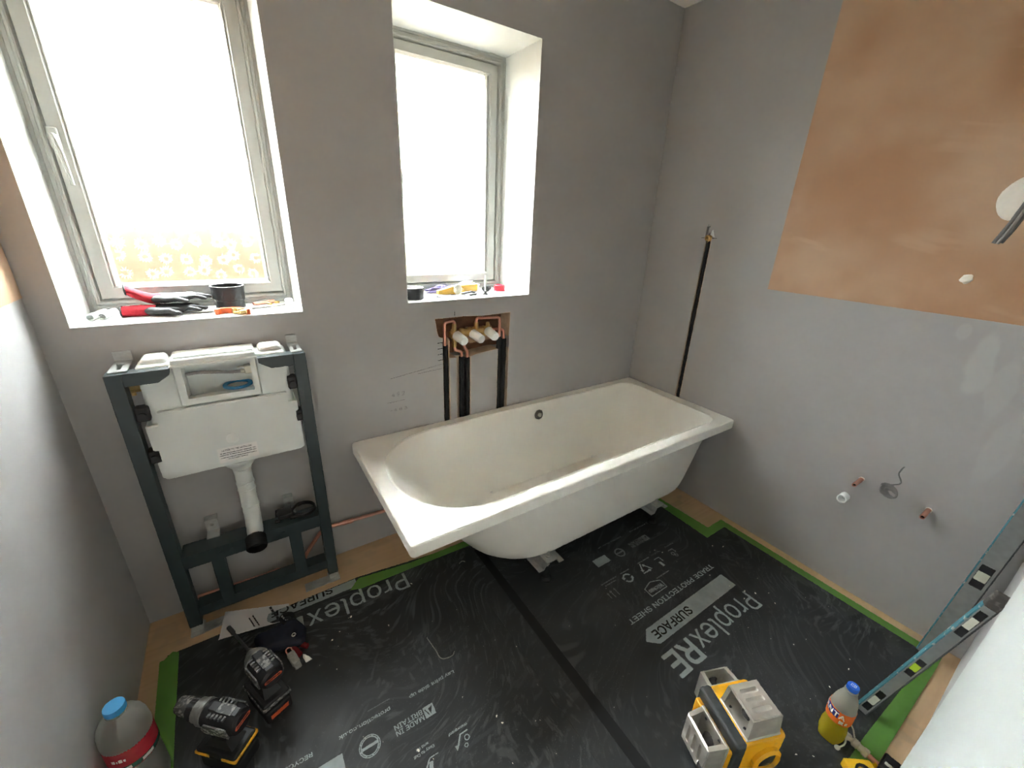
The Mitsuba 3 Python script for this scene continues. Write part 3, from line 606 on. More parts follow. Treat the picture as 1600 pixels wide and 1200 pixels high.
sv = thing('shower_valve', 'brass concealed shower valve with three white protective caps in the wall cut-out', 'shower valve')
part(sv, 'body', join(cyl((1.245, .030, .952), (1.462, .030, .952), .017, 20, .003), *[cyl((x, .030, .93), (x, .030, .974), .012, 12) for x in (1.262, 1.305, 1.374, 1.425)], *[cyl((x, .05, .952), (x, .004, .952), .019, 20) for x in (1.272, 1.354, 1.436)], box(1.29, 1.335, .015, .045, .94, .968, .004)), 'm_brass')
for b, e in (((1.269, .008, .951), (1.276, -.056, .937)), ((1.351, .008, .950), (1.362, -.056, .936)), ((1.432, .008, .954), (1.434, -.056, .940))):
    part(sv, 'protective_cap', lathe([(.0, 0), (.022, 0), (.0215, .030), (.0205, .062), (.0185, .0655), (.012, .0655), (.011, .0645), (.004, .0645), (.0035, .0625), (0, .0625)], b, e, 28), 'm_clear_cap', 'white plastic protective cap')
for x, z in ((1.262, .985), (1.374, .982), (1.262, .912), (1.436, .975)):
    part(sv, 'compression_nut', join(cyl((x, .020, z - .013), (x, .020, z + .013), .0115, 6), cyl((x, .020, z - .018), (x, .020, z + .018), .009, 16)), 'm_brass')
shw = [('copper riser bent to the top left of the shower valve', [(1.214, mat_y, .45), (1.214, mat_y, 1.012), (1.262, mat_y, 1.016), (1.262, .020, .985)]),
       ('copper pipe looped from the top middle of the shower valve', [(1.374, .020, .985), (1.374, mat_y, 1.018), (1.497, mat_y - .004, 1.012), (1.4975, mat_y, .45)]),
       ('copper riser to the right end of the shower valve', [(1.455, .036, .952), (1.500, .036, .951), (1.526, .026, .946), (1.5245, mat_y, .90), (1.5245, mat_y, .45)]),
       ('copper riser offset to the bottom left of the shower valve', [(1.262, .020, .912), (1.262, mat_y, .878), (1.297, mat_y, .872), (1.2965, mat_y, .45)]),
       ('copper riser to the bottom middle of the shower valve', [(1.311, .028, .935), (1.311, mat_y, .888), (1.3255, mat_y, .868), (1.326, mat_y, .45)])]
for i, ((lab, P), ztop) in enumerate(zip(shw, (.908, .918, .905, .845, .838))):
    k = thing('copper_riser', lab, 'pipe', 'copper risers in the shower wall')
    part(k, 'pipe', tube(round_path(P, .016, 6), .0072, 12), 'm_copper')
    xx = P[0][0] if i in (0,) else P[-1][0]
    part(k, 'pipe_lagging', lathe([(.0075, 0), (.0128, 0), (.0128, ztop - .40), (.0075, ztop - .40)], (xx, mat_y - .002, .40), (xx, mat_y - .002, 1), 18), 'm_foam_black', 'black foam lagging')
# pencil marks
mat('m_pencil', (0.20, 0.19, 0.19), 0.7, 0.2)
pm = [xz(line(q, .0022), -.0007, -.0002) for q in ([(1.05, .868), (1.13, .873), (1.195, .878)], [(.955, .800), (1.05, .812), (1.19, .830)], [(1.075, .803), (1.19, .809)])]
part('wall_back', 'pencil_marks', join(wtxt('4 9 2', .955, 1.012, .716, .019, -.0005), wtxt('-4 8 3', .945, 1.020, .648, .013, -.0005), xz(line([(.935, .692), (1.012, .694)], .0018), -.0007, -.0002), *pm[1:]), 'm_pencil', 'faint pencil figures and lines')
part('wall_back', 'pen_ticks', join(*[xz(line([(1.172, z), (1.197, z + .001)], .003), -.0008, -.0002) for z in (.928, .902, .876, .849)], *[xz(line([(1.256, 1.042), (1.256, 1.062)], .002), -.0008, -.0002)]), 'm_ink', 'short dark pen ticks beside the chase')

# ---------------------------------------------------------------- right wall: chase, stubs, cable
part('wall_right', 'chase_edge', join(box(W + .0, W + .027, -.3425, -.3415, .10, 1.40), box(W - .0005, W + .027, -.3725, -.3700, .10, 1.39), box(W + .0265, W + .0275, -.372, -.342, .10, 1.40)), 'm_raw_edge', 'raw edge of the pipe chase', smooth=False)
k = thing('shower_feed', 'black lagged pipe with a brass elbow in the right wall above the bath', 'pipe')
part(k, 'pipe_lagging', tube([(W + .012, -.358, .30), (W + .012, -.356, .9), (W + .012, -.3545, 1.382)], .0122, 16), 'm_foam_black', 'black foam lagging')
part(k, 'elbow', join(lathe([(.0085, 0), (.0135, 0), (.0135, .026), (.0105, .028), (.0085, .028), (.0085, .004), (0, .004)], (W + .018, -.352, 1.397), (W - 1, -.352, 1.397), 24), box(W + .002, W + .012, -.378, -.362, 1.388, 1.404, .003), cyl((W + .010, -.354, 1.375), (W + .010, -.354, 1.392), .0105, 8)), 'm_brass', 'brass elbow')
part(k, 'tape_tail', hull([(W - .006, -.364, 1.412), (W - .005, -.385, 1.400), (W - .004, -.390, 1.402), (W - .004, -.372, 1.437), (W - .002, -.362, 1.418), (W - .001, -.378, 1.412), (W - .009, -.376, 1.412)]), 'm_pvc_white', 'white sealing tape tail')
part('wall_right', 'pen_ticks', join(*[moved(prism(line(q, .0022), -.0006, .0003), basis((W, 0, 0), (0, -1, 0), (0, 0, 1))) for q in ([(.315, 1.396), (.335, 1.397)], [(.375, 1.397), (.398, 1.397)], [(.341, 1.445), (.343, 1.458)], [(.350, 1.446), (.352, 1.456)])]), 'm_ink')
mat('m_bore_shade', (0.012, 0.010, 0.009), 0.8, 0.1)
def stub(y, z, label):
    k = thing('pipe_stub', label, 'pipe', 'copper stubs in the right wall')
    part(k, 'pipe', lathe([(.0058, 0), (.0075, 0), (.0075, .085), (.0058, .085), (.0058, .02), (0, .02)], (W + .005, y, z), (W - .09, y, z), 20), 'm_copper')
    part(k, 'filler_collar', lathe([(.007, 0), (.0100, 0), (.0085, .0018), (.007, .0018)], (W + .0, y, z), (W - 1, y, z), 20), 'm_filler')
    part(k, 'bore_shade', cyl((W - .068, y, z), (W - .066, y, z), .0058, 16), 'm_bore_shade', 'black disc painted for the shade inside the pipe')  # black disc paints the shade down the open pipe end
stub(-1.238, .515, 'copper pipe stub in the grey right wall, next to the white waste pipe')
stub(-1.446, .505, 'copper pipe stub in the grey right wall, nearest the spirit levels')
k = solo('waste_pipe', 'short white plastic waste pipe in the right wall', 'pipe', lathe([(.0135, 0), (.0175, 0), (.0175, .044), (.0135, .044), (.0135, .006), (0, .006)], (W + .006, -1.209, .414), (W - 1, -1.209, .414), 28), 'm_pvc_white')
k = thing('coiled_wire', 'coiled grey wire hanging out of a small hole in the right wall', 'wire')
cc = np.array([W - .070, -1.340, .543]); cu, cv = np.array([.55, .8, .1]), np.array([.32, -.14, .55]); cu /= np.linalg.norm(cu); cv -= cu * (cu @ cv); cv /= np.linalg.norm(cv); cw = np.cross(cu, cv)
a = np.linspace(0, 2 * math.pi * 6.3, 230)
coil = [cc + cu * (.034 - .0026 * t / 6.28 + .0015 * math.sin(t * .7)) * math.cos(t) + cv * (.0235 - .0026 * t / 6.28) * math.sin(t) + cw * (-.012 + .0042 * t / 6.28) for t in a]
tail = smooth_path([(W + .004, -1.338, .628), (W - .020, -1.338, .628), (W - .038, -1.338, .610), cc + cu * .004 + cv * .045, coil[0]], 8)
part(k, 'wire', tube(np.vstack([tail, coil[1:]]), .0026, 8), 'm_cable')
def blob(c, n, r, h, seed, pts=40, amp=.25):
    rg = np.random.default_rng(seed); P = []
    for i, s in enumerate((1.0, .93, .75, .45)):
        zz = (0, .45, .8, 1.0)[i] * h
        ang = np.linspace(0, 2 * math.pi, pts, endpoint=False); ph = rg.random(4) * 6.28
        rad = s * (1 + amp * .4 * np.sin(2 * ang + ph[0]) * (1 if i == 0 else .9) + amp * .25 * np.sin(3 * ang + ph[1]) + amp * .2 * np.sin(5 * ang + ph[2]))
        P.append((np.column_stack([r[0] * rad * np.cos(ang), r[1] * rad * np.sin(ang)]), zz))
    m = loft([(p, z) for p, z in P], True, False)
    return moved(m, facing(c, n))
k = solo('filler_patch', 'round white filler patch around the cable hole in the bare plaster', 'filler', blob((W - .002, -1.338, 1.555), (-1, 0, 0), (.056, .062), .018, 3, 48, .08), 'm_filler', smooth=60)
solo('filler_dab', 'small white dab of filler on the bare plaster', 'filler', blob((W - .002, -1.289, 1.317), (-1, 0, 0), (.0155, .0135), .006, 5, 30, .3), 'm_filler', smooth=60)
k = thing('electric_cable', 'grey electric cable hanging out of the bare plaster on the right wall', 'cable')
part(k, 'cable', tube(smooth_path([(W + .01, -1.352, 1.580), (W - .030, -1.350, 1.570), (W - .045, -1.347, 1.535), (W - .052, -1.336, 1.480), (W - .058, -1.322, 1.428)], 8), .0052, 10), 'm_cable')
part(k, 'cable', tube(smooth_path([(W + .01, -1.362, 1.575), (W - .028, -1.362, 1.555), (W - .040, -1.358, 1.520), (W - .046, -1.348, 1.470), (W - .052, -1.336, 1.430)], 8), .0052, 10), 'm_cable')
part(k, 'cable', tube(smooth_path([(W + .01, -1.358, 1.585), (W - .036, -1.356, 1.555), (W - .052, -1.352, 1.515), (W - .060, -1.342, 1.465), (W - .064, -1.331, 1.427)], 8), .0040, 8), 'm_hose')

# ---------------------------------------------------------------- spirit levels
mat('m_alu', lambda p, n, uv: C3((0.235, 0.25, 0.245)) * (0.88 + 0.2 * fbm(p.x * 60, p.y * 60, p.z * 60, 2)), 0.45, 0.5, 0.35)
mat('m_teal', lambda p, n, uv: mix((0.06, 0.20, 0.25), (0.36, 0.40, 0.40), smoothstep(0.62, 0.74, fbm(p.x * 70, p.y * 70, p.z * 70, 3))), 0.4, 0.5)
mat('m_vial', (0.62, 0.62, 0.52), 0.2, 0.5)
mat('m_vial_green', (0.55, 0.75, 0.04), 0.2, 0.5)
mat('m_rubber_grey', lambda p, n, uv: mix((0.07, 0.065, 0.06), (0.16, 0.15, 0.135), smoothstep(0.5, 0.7, fbm(p.x * 80, p.y * 80, p.z * 80, 2))), 0.6, 0.3)
mat('m_level_edge', (0.05, 0.055, 0.056), 0.5, 0.4)
def level(label, M, L, w, t, vials, cap):
    """local x along the length, y across the vial face, z out of that face"""
    k = thing('spirit_level', label, 'spirit level', 'spirit levels by the front wall')
    wins = [box(a, b, w * .17, w * .86, -.02 - t, .02) for a, b, c in vials]
    body = cut(box(0, L, 0, w, -t, 0, .0012), *[box(a, b, w * .17, w * .86, -t * .75, .02) for a, b, c in vials])
    part(k, 'body', body, 'm_alu', 'grey aluminium body', M=M)
    part(k, 'edge', box(.0, L, w - .0005, w + .0035, -t - .001, .0004, .0008), 'm_teal' if cap else 'm_level_edge', 'worn blue painted edge' if cap else 'dark edge', M=M)
    part(k, 'edge', box(0, L, -.0030, .0005, -t - .001, .0004, .0008), 'm_level_edge', 'dark edge', M=M)
    for a, b, c in vials:
        h = part(k, 'vial_holder', cut(box(a, b, w * .17, w * .86, -t * .76, -.0006), box(a + (b - a) * .30, a + (b - a) * .70, w * .2, w * .84, -t * .5, .01)), 'm_black_plastic', 'black vial holder', M=M)
        part(h, 'vial', rbox(a + (b - a) * .29, a + (b - a) * .71, w * .19, w * .85, -t * .6, -.001, w * .07, 1), c, M=M)
    if cap:
        part(k, 'end_cap', rbox(L - .004, L + .048, -.003, w + .003, -t - .003, .003, .006), 'm_rubber_grey', 'dark rubber end cap', M=M)
    return k
b0 = np.array([1.930, -1.571, Z0 + .001]); tp = np.array([2.020, -1.679, .496])
level('short grey spirit level with a dark rubber end cap, leaning towards the white door', basis(b0, tp - b0, (-.004, .0359, .0094)), .530, .0265, .020,
      [(.018, .108, 'm_vial'), (.212, .280, 'm_vial_green'), (.411, .509, 'm_vial')], True)
b1 = np.array([2.368, -1.634, Z0 + .003]); ax1 = np.array([.062, -.046, .80])
level('long grey spirit level standing upright in the corner against the right wall', basis(b1, ax1, (0, 1, .05)), .90, .046, .022, [(.335, .425, 'm_vial'), (.70, .76, 'm_vial')], True)

# ---------------------------------------------------------------- drinks bottles
scene['m_bottle'] = {'type': 'thindielectric', 'int_ior': 1.35}
mat('m_orange_drink', (0.30, 0.23, 0.012), 0.25, 0.5)
mat('m_bottle_dry', (0.25, 0.245, 0.20), 0.22, 0.6)
mat('m_label_orange', (0.72, 0.14, 0.03), 0.35, 0.5)
mat('m_label_navy', (0.03, 0.035, 0.16), 0.35, 0.5)
mat('m_label_white', (0.80, 0.80, 0.80), 0.4, 0.4)
mat('m_cap_blue', (0.02, 0.12, 0.62), 0.35, 0.5)
mat('m_cap_sky', (0.045, 0.28, 0.56), 0.4, 0.5)
def curved_text(t, h, r, mid, z, bold=True):
    """lettering wrapped around the vertical axis at radius r, its middle at the angle mid (radians)"""
    m = meshkit.text_mesh(t, h, .0003, bold); m = m.subdivide_to_size(.004); e = m.bounds; v = m.vertices.copy(); a = mid + (v[:, 0] - (e[0][0] + e[1][0]) / 2) / r
    rr = r + v[:, 2]; m.vertices = np.column_stack([rr * np.cos(a), rr * np.sin(a), z + v[:, 1]]); return m
def band(r, z0, z1, a0=None, a1=None, n=48, bulge=0.0):
    th = np.linspace(0 if a0 is None else a0, 2 * math.pi if a1 is None else a1, n); V, F = [], []
    for i, z in enumerate(np.linspace(z0, z1, 5)):
        rr = r + bulge * math.sin(i / 4 * math.pi); V += [(rr * math.cos(t), rr * math.sin(t), z) for t in th]
    for i in range(4):
        for q in range(n - 1): F += [(i * n + q, i * n + q + 1, (i + 1) * n + q + 1), (i * n + q, (i + 1) * n + q + 1, (i + 1) * n + q)]
    return trimesh.Trimesh(np.array(V), np.array(F), process=False)
def at(x, y, z=Z0, a=0.0):
    M = np.eye(4); c, s = math.cos(a), math.sin(a); M[:2, :2] = [[c, -s], [s, c]]; M[:3, 3] = (x, y, z); return M
k = thing('drink_bottle', 'small plastic bottle of yellow drink with an orange label and a blue cap', 'bottle')
M = at(1.765, -1.530, Z0 + .0005)
liq = [(0, .001), (.022, .001), (.030, .006), (.0325, .018), (.0325, .05), (.030, .066), (.0265, .078), (.0255, .088), (.027, .098), (.0285, .104), (0, .104)]
m = trimesh.creation.revolve(np.array(liq), sections=40)
v = m.vertices; th = np.arctan2(v[:, 1], v[:, 0]); low = np.clip((.06 - v[:, 2]) / .03, 0, 1); f = 1 + .05 * low * np.cos(5 * th); m.vertices = np.column_stack([v[:, 0] * f, v[:, 1] * f, v[:, 2]])
part(k, 'drink', m, 'm_orange_drink', 'cloudy yellow drink', M=M)
part(k, 'shoulder', lathe([(.0285, .104), (.0310, .112), (.0318, .130), (.0312, .142), (.029, .158), (.024, .178), (.017, .196), (.0125, .207), (.012, .214), (0, .214)], n=40), 'm_bottle_dry', 'clear plastic upper part', M=M)
lb = part(k, 'label', band(.0322, .092, .140, bulge=.0004), 'm_label_orange', 'orange paper label', M=M)
AF = math.atan2(CAM[1] + 1.53, CAM[0] - 1.765)
part(lb, 'label_panel', band(.0327, .112, .137, AF - 1.2, AF + .0, 24, bulge=.0004), 'm_label_navy', M=M)
part(lb, 'lettering', curved_text('FANTA', .0165, .0334, AF - .62, .1165), 'm_label_white', 'white lettering on the label', M=M)
part(lb, 'label_mark', join(band(.0327, .098, .110, AF + .18, AF + .50, 10), band(.0327, .099, .109, AF + .62, AF + .80, 8)), 'm_label_white', M=M)
def cap_mesh(r, h, n=60):
    a = np.linspace(0, 2 * math.pi, n, endpoint=False); kn = np.where(np.arange(n) % 2, 1.0, .965)
    ol = lambda s, c: np.column_stack([r * s * (1 + (kn - 1) * c) * np.cos(a), r * s * (1 + (kn - 1) * c) * np.sin(a)])
    return loft([(ol(1, 1), 0), (ol(1, 1), h * .8), (ol(.95, 0), h), (ol(.9, 0), h), (ol(.4, 0), h)], True, False)
cap = part(k, 'cap', cap_mesh(.0145, .014), 'm_cap_blue', 'blue screw cap', M=M @ at(0, 0, .212))
part(k, 'neck_ring', lathe([(.012, 0), (.0165, .001), (.0165, .004), (.0125, .006)], (0, 0, .203), (0, 0, 1), 32), 'm_bottle_dry', M=M)
part(k, 'cap_lettering', moved(join(*[box(x, x + .0022, y, y + .0040, 0, .0003) for y in (.0018, -.0052) for x in (-.0065, -.0030, .0006, .0040)]), M @ at(0, 0, .2262, AF + math.pi / 2)), 'm_label_white')

mat('m_label_red', lambda p, n, uv: mix((0.30, 0.015, 0.03), (0.42, 0.05, 0.06), fbm(p.x * 40, p.y * 40, p.z * 40, 2)), 0.35, 0.5)
mat('m_label_green', (0.02, 0.10, 0.07), 0.35, 0.5)
mat('m_juice', (0.045, 0.010, 0.012), 0.2, 0.5)
scene['m_clear'] = {'type': 'principledthin', 'base_color': rgb(0.70, 0.71, 0.67), 'roughness': 0.18, 'spec_trans': 0.72, 'diff_trans': 0.5, 'eta': 1.5}
k = thing('drink_bottle', 'large clear plastic bottle with red label and light blue cap beside the left wall', 'bottle')
M = at(.0560, -.576, 0.0005)
sh = [(.0, .001), (.034, .001), (.047, .008), (.050, .025), (.0495, .10), (.0485, .14), (.0505, .19), (.051, .215), (.050, .232), (.045, .250), (.036, .266), (.025, .277), (.0175, .284), (.016, .290), (.016, .296)]
bt = trimesh.creation.revolve(np.array(sh[1:]), sections=48)
v = bt.vertices; th = np.arctan2(v[:, 1], v[:, 0]); g = 1 + .025 * np.sin(np.clip((v[:, 2] - .215) / .065, 0, 1) * math.pi) * np.cos(8 * th); bt.vertices = np.column_stack([v[:, 0] * g, v[:, 1] * g, v[:, 2]])
part(k, 'shell', bt, 'm_clear', 'clear crumpled plastic', M=M, smooth=30)
part(k, 'base_ring', lathe([(.0, .002), (.043, .002), (.047, .012), (.034, .014), (0, .010)], n=40), 'm_bottle_dry', M=M)
part(k, 'dregs', lathe([(.0, .010), (.045, .014), (.0475, .028), (.0475, .12), (0, .12)], n=40), 'm_juice', 'dark red drink', M=M)
lb = part(k, 'label', band(.0505, .135, .210, bulge=.0008, n=64), 'm_label_red', 'red label', M=M)
AC = math.atan2(CAM[1] + .576, CAM[0] - .056)
part(lb, 'label_stripe', band(.0514, .138, .153, n=64), 'm_label_green', 'green stripe', M=M)
part(lb, 'label_panel', join(band(.0517, .140, .150, AC + .1, AC + .6, 12), band(.0517, .140, .150, AC - .75, AC - .3, 12)), 'm_label_white', M=M)
part(lb, 'lettering', join(*[band(.0517, .172, .172 + hh, AC + a, AC + b, 6) for a, b, hh in ((-.95, -.80, .010), (-.76, -.70, .008), (-.66, -.52, .011), (-.48, -.40, .008))]), 'm_label_white', 'pale illegible print', M=M)
part(k, 'cap', cap_mesh(.0215, .017, 72), 'm_cap_sky', 'light blue screw cap', M=M @ at(0, 0, .290))
part(k, 'neck_ring', lathe([(.0165, 0), (.0215, .001), (.0215, .004), (.017, .006)], (0, 0, .283), (0, 0, 1), 32), 'm_bottle_dry', M=M)

# ---------------------------------------------------------------- cordless drills
mat('m_drill_black', (0.013, 0.013, 0.014), 0.45, 0.4)
mat('m_drill_grey', lambda p, n, uv: C3((0.20, 0.20, 0.19)) * (0.75 + 0.5 * fbm(p.x * 90, p.y * 90, p.z * 90, 2)), 0.4, 0.5, 0.4)
mat('m_drill_yellow', lambda p, n, uv: mix((0.72, 0.36, 0.02), (0.40, 0.20, 0.03), smoothstep(0.55, 0.75, fbm(p.x * 60, p.y * 60, p.z * 60, 3))), 0.42, 0.45)
mat('m_drill_red', (0.50, 0.075, 0.03), 0.45, 0.4)
mat('m_scuff', lambda p, n, uv: mix((0.055, 0.055, 0.054), (0.21, 0.205, 0.19), smoothstep(0.48, 0.70, fbm(p.x * 150, p.y * 150, p.z * 150, 2))), 0.5, 0.4)
def drill(label, x, y, ang, kind):
    """local x forward, z up, standing on its battery"""
    k = thing('cordless_drill', label, 'drill')
    M = at(x, y, Z0 + .0004, ang)
    hz = .178
    bat = fuse(rbox(-.062, .058, -.037, .037, 0, .046, .007), rbox(-.055, .050, -.032, .032, .035, .062, .006))
    b = part(k, 'battery', bat, 'm_drill_black', 'black battery pack', M=M, smooth=50)
    part(b, 'battery_latch', box(.052, .062, -.014, .014, .018, .040, .003), 'm_drill_red' if kind == 2 else 'm_drill_grey', M=M)
    if kind == 2: part(b, 'battery_label', join(box(-.0625, -.060, -.026, .026, .014, .030)), 'm_drill_red', 'red label on the battery', M=M)
    foot = fuse(rbox(-.060, .062, -.039, .039, .056, .078, .007), hull([(-.05, -.028, .07), (-.05, .028, .07), (.05, -.028, .07), (.05, .028, .07), (-.018, -.017, .10), (-.018, .017, .10), (.026, -.017, .10), (.026, .017, .10)]))
    part(k, 'foot', foot, 'm_drill_black', M=M, smooth=40)
    rim = cut(rbox(-.063, .065, -.042, .042, .058, .070, .005), box(-.2, .2, -.2, .2, .05, .0605), box(-.045, .040, -.1, .0, .06, .08) if kind == 2 else box(-.02, .02, -.0, .1, .06, .08))
    part(k, 'foot_rim', rim, 'm_drill_yellow' if kind == 1 else 'm_scuff', 'yellow rim of the foot' if kind == 1 else 'scuffed rim of the foot', M=M, smooth=40)
    part(k, 'handle', tube(smooth_path([(.010, 0, .085), (.002, 0, .11), (-.008, 0, .14), (-.012, 0, hz - .01)], 6), .0185, 18), 'm_drill_black', M=M)
    part(k, 'trigger', rbox(.008, .030, -.008, .008, .122, .152, .006), 'm_drill_black', M=M)
    ln = .072 if kind == 1 else .058
    part(k, 'motor_housing', join(lathe([(0, 0), (.024, 0), (.031, .006), (.034, .02), (.0345, ln), (.031, ln + .030), (.029, ln + .034), (0, ln + .034)], (-.075, 0, hz), (1, 0, hz), 32), box(-.070, .015, -.013, .013, hz + .030, hz + .0365, .003)), 'm_drill_black', M=M)
    for s in (-1, 1):
        pl = prism(Polygon([(-.062, -.014), (.012, -.018), (.020, -.004), (.010, .014), (-.055, .016)]), 0, .004, basis((0, s * .0325 if s < 0 else .0325 - .0, hz), (1, 0, 0), (0, 0, 1))) if s < 0 else prism(Polygon([(-.062, -.014), (.012, -.018), (.020, -.004), (.010, .014), (-.055, .016)]), -.004, 0, basis((0, .0325, hz), (1, 0, 0), (0, 0, 1)))
        part(k, 'side_plate', pl, 'm_scuff', 'worn grey side plate', M=M, smooth=False)
    part(k, 'top_plate', join(box(-.055, -.012, -.012, .012, hz + .0364, hz + .0378), *[box(-.045 + .011 * i, -.040 + .011 * i, -.026, -.014, hz + .028, hz + .0335) for i in range(5)], *[box(-.045 + .011 * i, -.040 + .011 * i, .014, .026, hz + .028, hz + .0335) for i in range(5)]), 'm_scuff', 'worn grey top plate with vents', M=M, smooth=False)
    part(k, 'rear_badge', moved(prism(Polygon([(-.022, -.005), (.022, -.005), (.025, 0), (.022, .005), (-.022, .005), (-.025, 0)]).difference(Polygon([(-.019, -.0028), (.019, -.0028), (.021, 0), (.019, .0028), (-.019, .0028), (-.021, 0)])), 0, .001), basis((-.0751, 0, hz + .004), (0, -1, 0), (0, 0, 1))), 'm_drill_red', 'red outlined badge', M=M, smooth=False)
    if kind == 1:
        part(k, 'gear_collar', lathe([(.030, 0), (.033, .002), (.033, .012), (.029, .016), (.029, .030), (.0, .030)], (.030, 0, hz), (1, 0, hz), 32), 'm_drill_grey', 'grey gear housing', M=M)
        a = np.linspace(0, 2 * math.pi, 48, endpoint=False); kn = np.where(np.arange(48) % 4 < 2, 1.0, .93)
        ol = lambda r: np.column_stack([r * kn * np.cos(a), r * kn * np.sin(a)])
        part(k, 'torque_collar', moved(loft([(ol(.026), 0), (ol(.028), .003), (ol(.028), .020), (ol(.025), .023), (ol(.01), .023)], True, False), basis((.058, 0, hz), (0, 1, 0), (0, 0, 1))), 'm_drill_black', M=M, smooth=25)
        part(k, 'chuck', join(lathe([(.023, 0), (.0235, .003), (.0235, .022), (.021, .024), (.021, .026), (.022, .028), (.021, .038), (.010, .046), (.006, .046), (0, .040)], (.080, 0, hz), (1, 0, hz), 32)), 'm_scuff', 'worn grey keyless chuck', M=M)
    else:
        part(k, 'nose', lathe([(.029, 0), (.0335, .002), (.0335, .012), (.027, .026), (.017, .040), (.015, .042), (0, .042)], (.012, 0, hz), (1, 0, hz), 32), 'm_drill_grey', 'grey nose cone', M=M)
        part(k, 'bit_holder', join(cyl((.050, 0, hz), (.068, 0, hz), .010, 20, .002), cyl((.066, 0, hz), (.170, 0, hz), .0045, 14), cyl((.165, 0, hz), (.200, 0, hz), .0068, 14, .001)), 'm_dark_chrome', 'long dark bit holder', M=M)
    return k
drill('black and grey cordless drill on a battery foot with yellow rim, near the red-labelled bottle', .243, -.632, math.atan2(.70, -.72), 1)
drill('black cordless impact driver with a long bit, standing below the white paper sheet', .346, -.535, math.atan2(.92, -.38), 2)

# ---------------------------------------------------------------- things on the floor by the toilet frame
mat('m_paper', lambda p, n, uv: C3((0.66, 0.65, 0.645)) * (0.96 + 0.06 * fbm(p.x * 30, p.y * 30, 0, 2)), 0.8, 0.2)
def paper():
    nu, nv = 14, 16; V, F = [], []
    A, B, Cc, D = np.array([.231, -.089]), np.array([.440, -.173]), np.array([.425, -.262]), np.array([.207, -.232])
    for i in range(nu + 1):
        for j in range(nv + 1):
            u, w = i / nu, j / nv; q = (A * (1 - u) + B * u) * (1 - w) + (D * (1 - u) + Cc * u) * w
            c = max(0, w - .82) / .18; z = Z0 + .0012 + .010 * math.sin(c * math.pi * .5) * (1 - .5 * u) + .004 * math.sin(u * 5) * math.sin(w * 3) ** 2
            V.append((q[0] - .006 * c * c * .6, q[1] + .014 * c * c, z))
    for i in range(nu):
        for j in range(nv):
            a = i * (nv + 1) + j; F += [(a, a + 1, a + nv + 2), (a, a + nv + 2, a + nv + 1)]
    return trimesh.Trimesh(np.array(V), np.array(F), process=False)
k = thing('paper_sheet', 'white printed paper sheet lying in front of the toilet frame', 'paper')
part(k, 'sheet', paper(), 'm_paper', smooth=True)
d = np.array([.06, -.20, 0]); up = np.array([.92, .30, 0])
part(k, 'lettering', join(*[moved(box(a, b, 0, h, 0, .0004), basis((x, y, Z0 + .0055), d, up)) for x, y, h, L in ((.372, -.158, .008, .075), (.316, -.165, .004, .062), (.304, -.170, .004, .055)) for a, b in dashes(0, L, h * .8, x)]), 'm_ink', 'dark illegible print')
mat('m_navy', lambda p, n, uv: C3((0.010, 0.012, 0.022)) * (0.8 + 0.5 * fbm(p.x * 60, p.y * 60, p.z * 60, 2)), 0.55, 0.4)
mat('m_wine', (0.13, 0.012, 0.014), 0.5, 0.4)
k = thing('tool_pouch', 'dark navy tool pouch with a steel eyelet lying beside the paper sheet', 'pouch')
sp = lambda P, r, n=1: np.vstack([trimesh.creation.icosphere(n, r).vertices + q for q in P])
body = trimesh.convex.convex_hull(np.vstack([sp([(.335, -.300, .022), (.345, -.345, .020)], .018), sp([(.440, -.300, .024), (.452, -.375, .022)], .020), sp([(.462, -.340, .022)], .018)])).subdivide().subdivide()
part(k, 'body', body, 'm_navy', smooth=True)
part(k, 'eyelet', lathe([(.004, 0), (.0075, 0), (.0075, .002), (.0055, .003), (.004, .002), (.004, 0)], (.438, -.360, .0415), (.438, -.362, 1), 24), 'm_steel', 'steel eyelet')
part(k, 'strap', tube(smooth_path([(.420, -.300, .040), (.408, -.262, .036), (.424, -.245, .030), (.445, -.262, .034), (.446, -.296, .042)], 6), .0075, 10), 'm_black_plastic', 'black loop strap')
part(k, 'rivet', join(cyl((.416, -.275, .046), (.416, -.275, .050), .003, 10), cyl((.412, -.262, .043), (.412, -.262, .047), .003, 10)), 'm_steel')
k = thing('pliers', 'dark red handled pliers sticking out from under the navy pouch', 'pliers')
part(k, 'handle', tube(smooth_path([(.43, -.35, .014), (.455, -.385, .013), (.472, -.405, .012)], 6), .0085, 12), 'm_wine')
part(k, 'handle', tube(smooth_path([(.42, -.36, .014), (.436, -.402, .013), (.446, -.425, .012)], 6), .0085, 12), 'm_wine')
mat('m_grey_metal', lambda p, n, uv: C3((0.40, 0.39, 0.36)) * (0.75 + 0.5 * fbm(p.x * 200, p.y * 200, p.z * 200, 2)), 0.5, 0.5, 0.4)
k = thing('connector_block', 'small pale grey connector block beside the red pliers', 'connector')
MB = basis((.418, -.402, Z0), (.26, -.96, 0), (.96, .26, 0))
part(k, 'body', join(box(0, .052, -.012, .012, .0005, .018, .002), box(.050, .068, -.010, .010, .0005, .014, .002)), 'm_grey_metal', M=MB)
part(k, 'clip', tube(smooth_path([(.0, -.009, .012), (-.014, -.008, .016), (-.018, .0, .018), (-.014, .008, .016), (.0, .009, .012)], 5), .0022, 8), 'm_copper', 'copper coloured wire clip', M=MB)
solo('plaster_chip', 'small pale plaster chip beside the connector block', 'chip', hull([(.452, -.432, Z0), (.470, -.438, Z0), (.478, -.455, Z0), (.458, -.458, Z0), (.455, -.436, .022), (.459, -.441, .024), (.468, -.452, .008)]), 'm_filler', smooth=False)

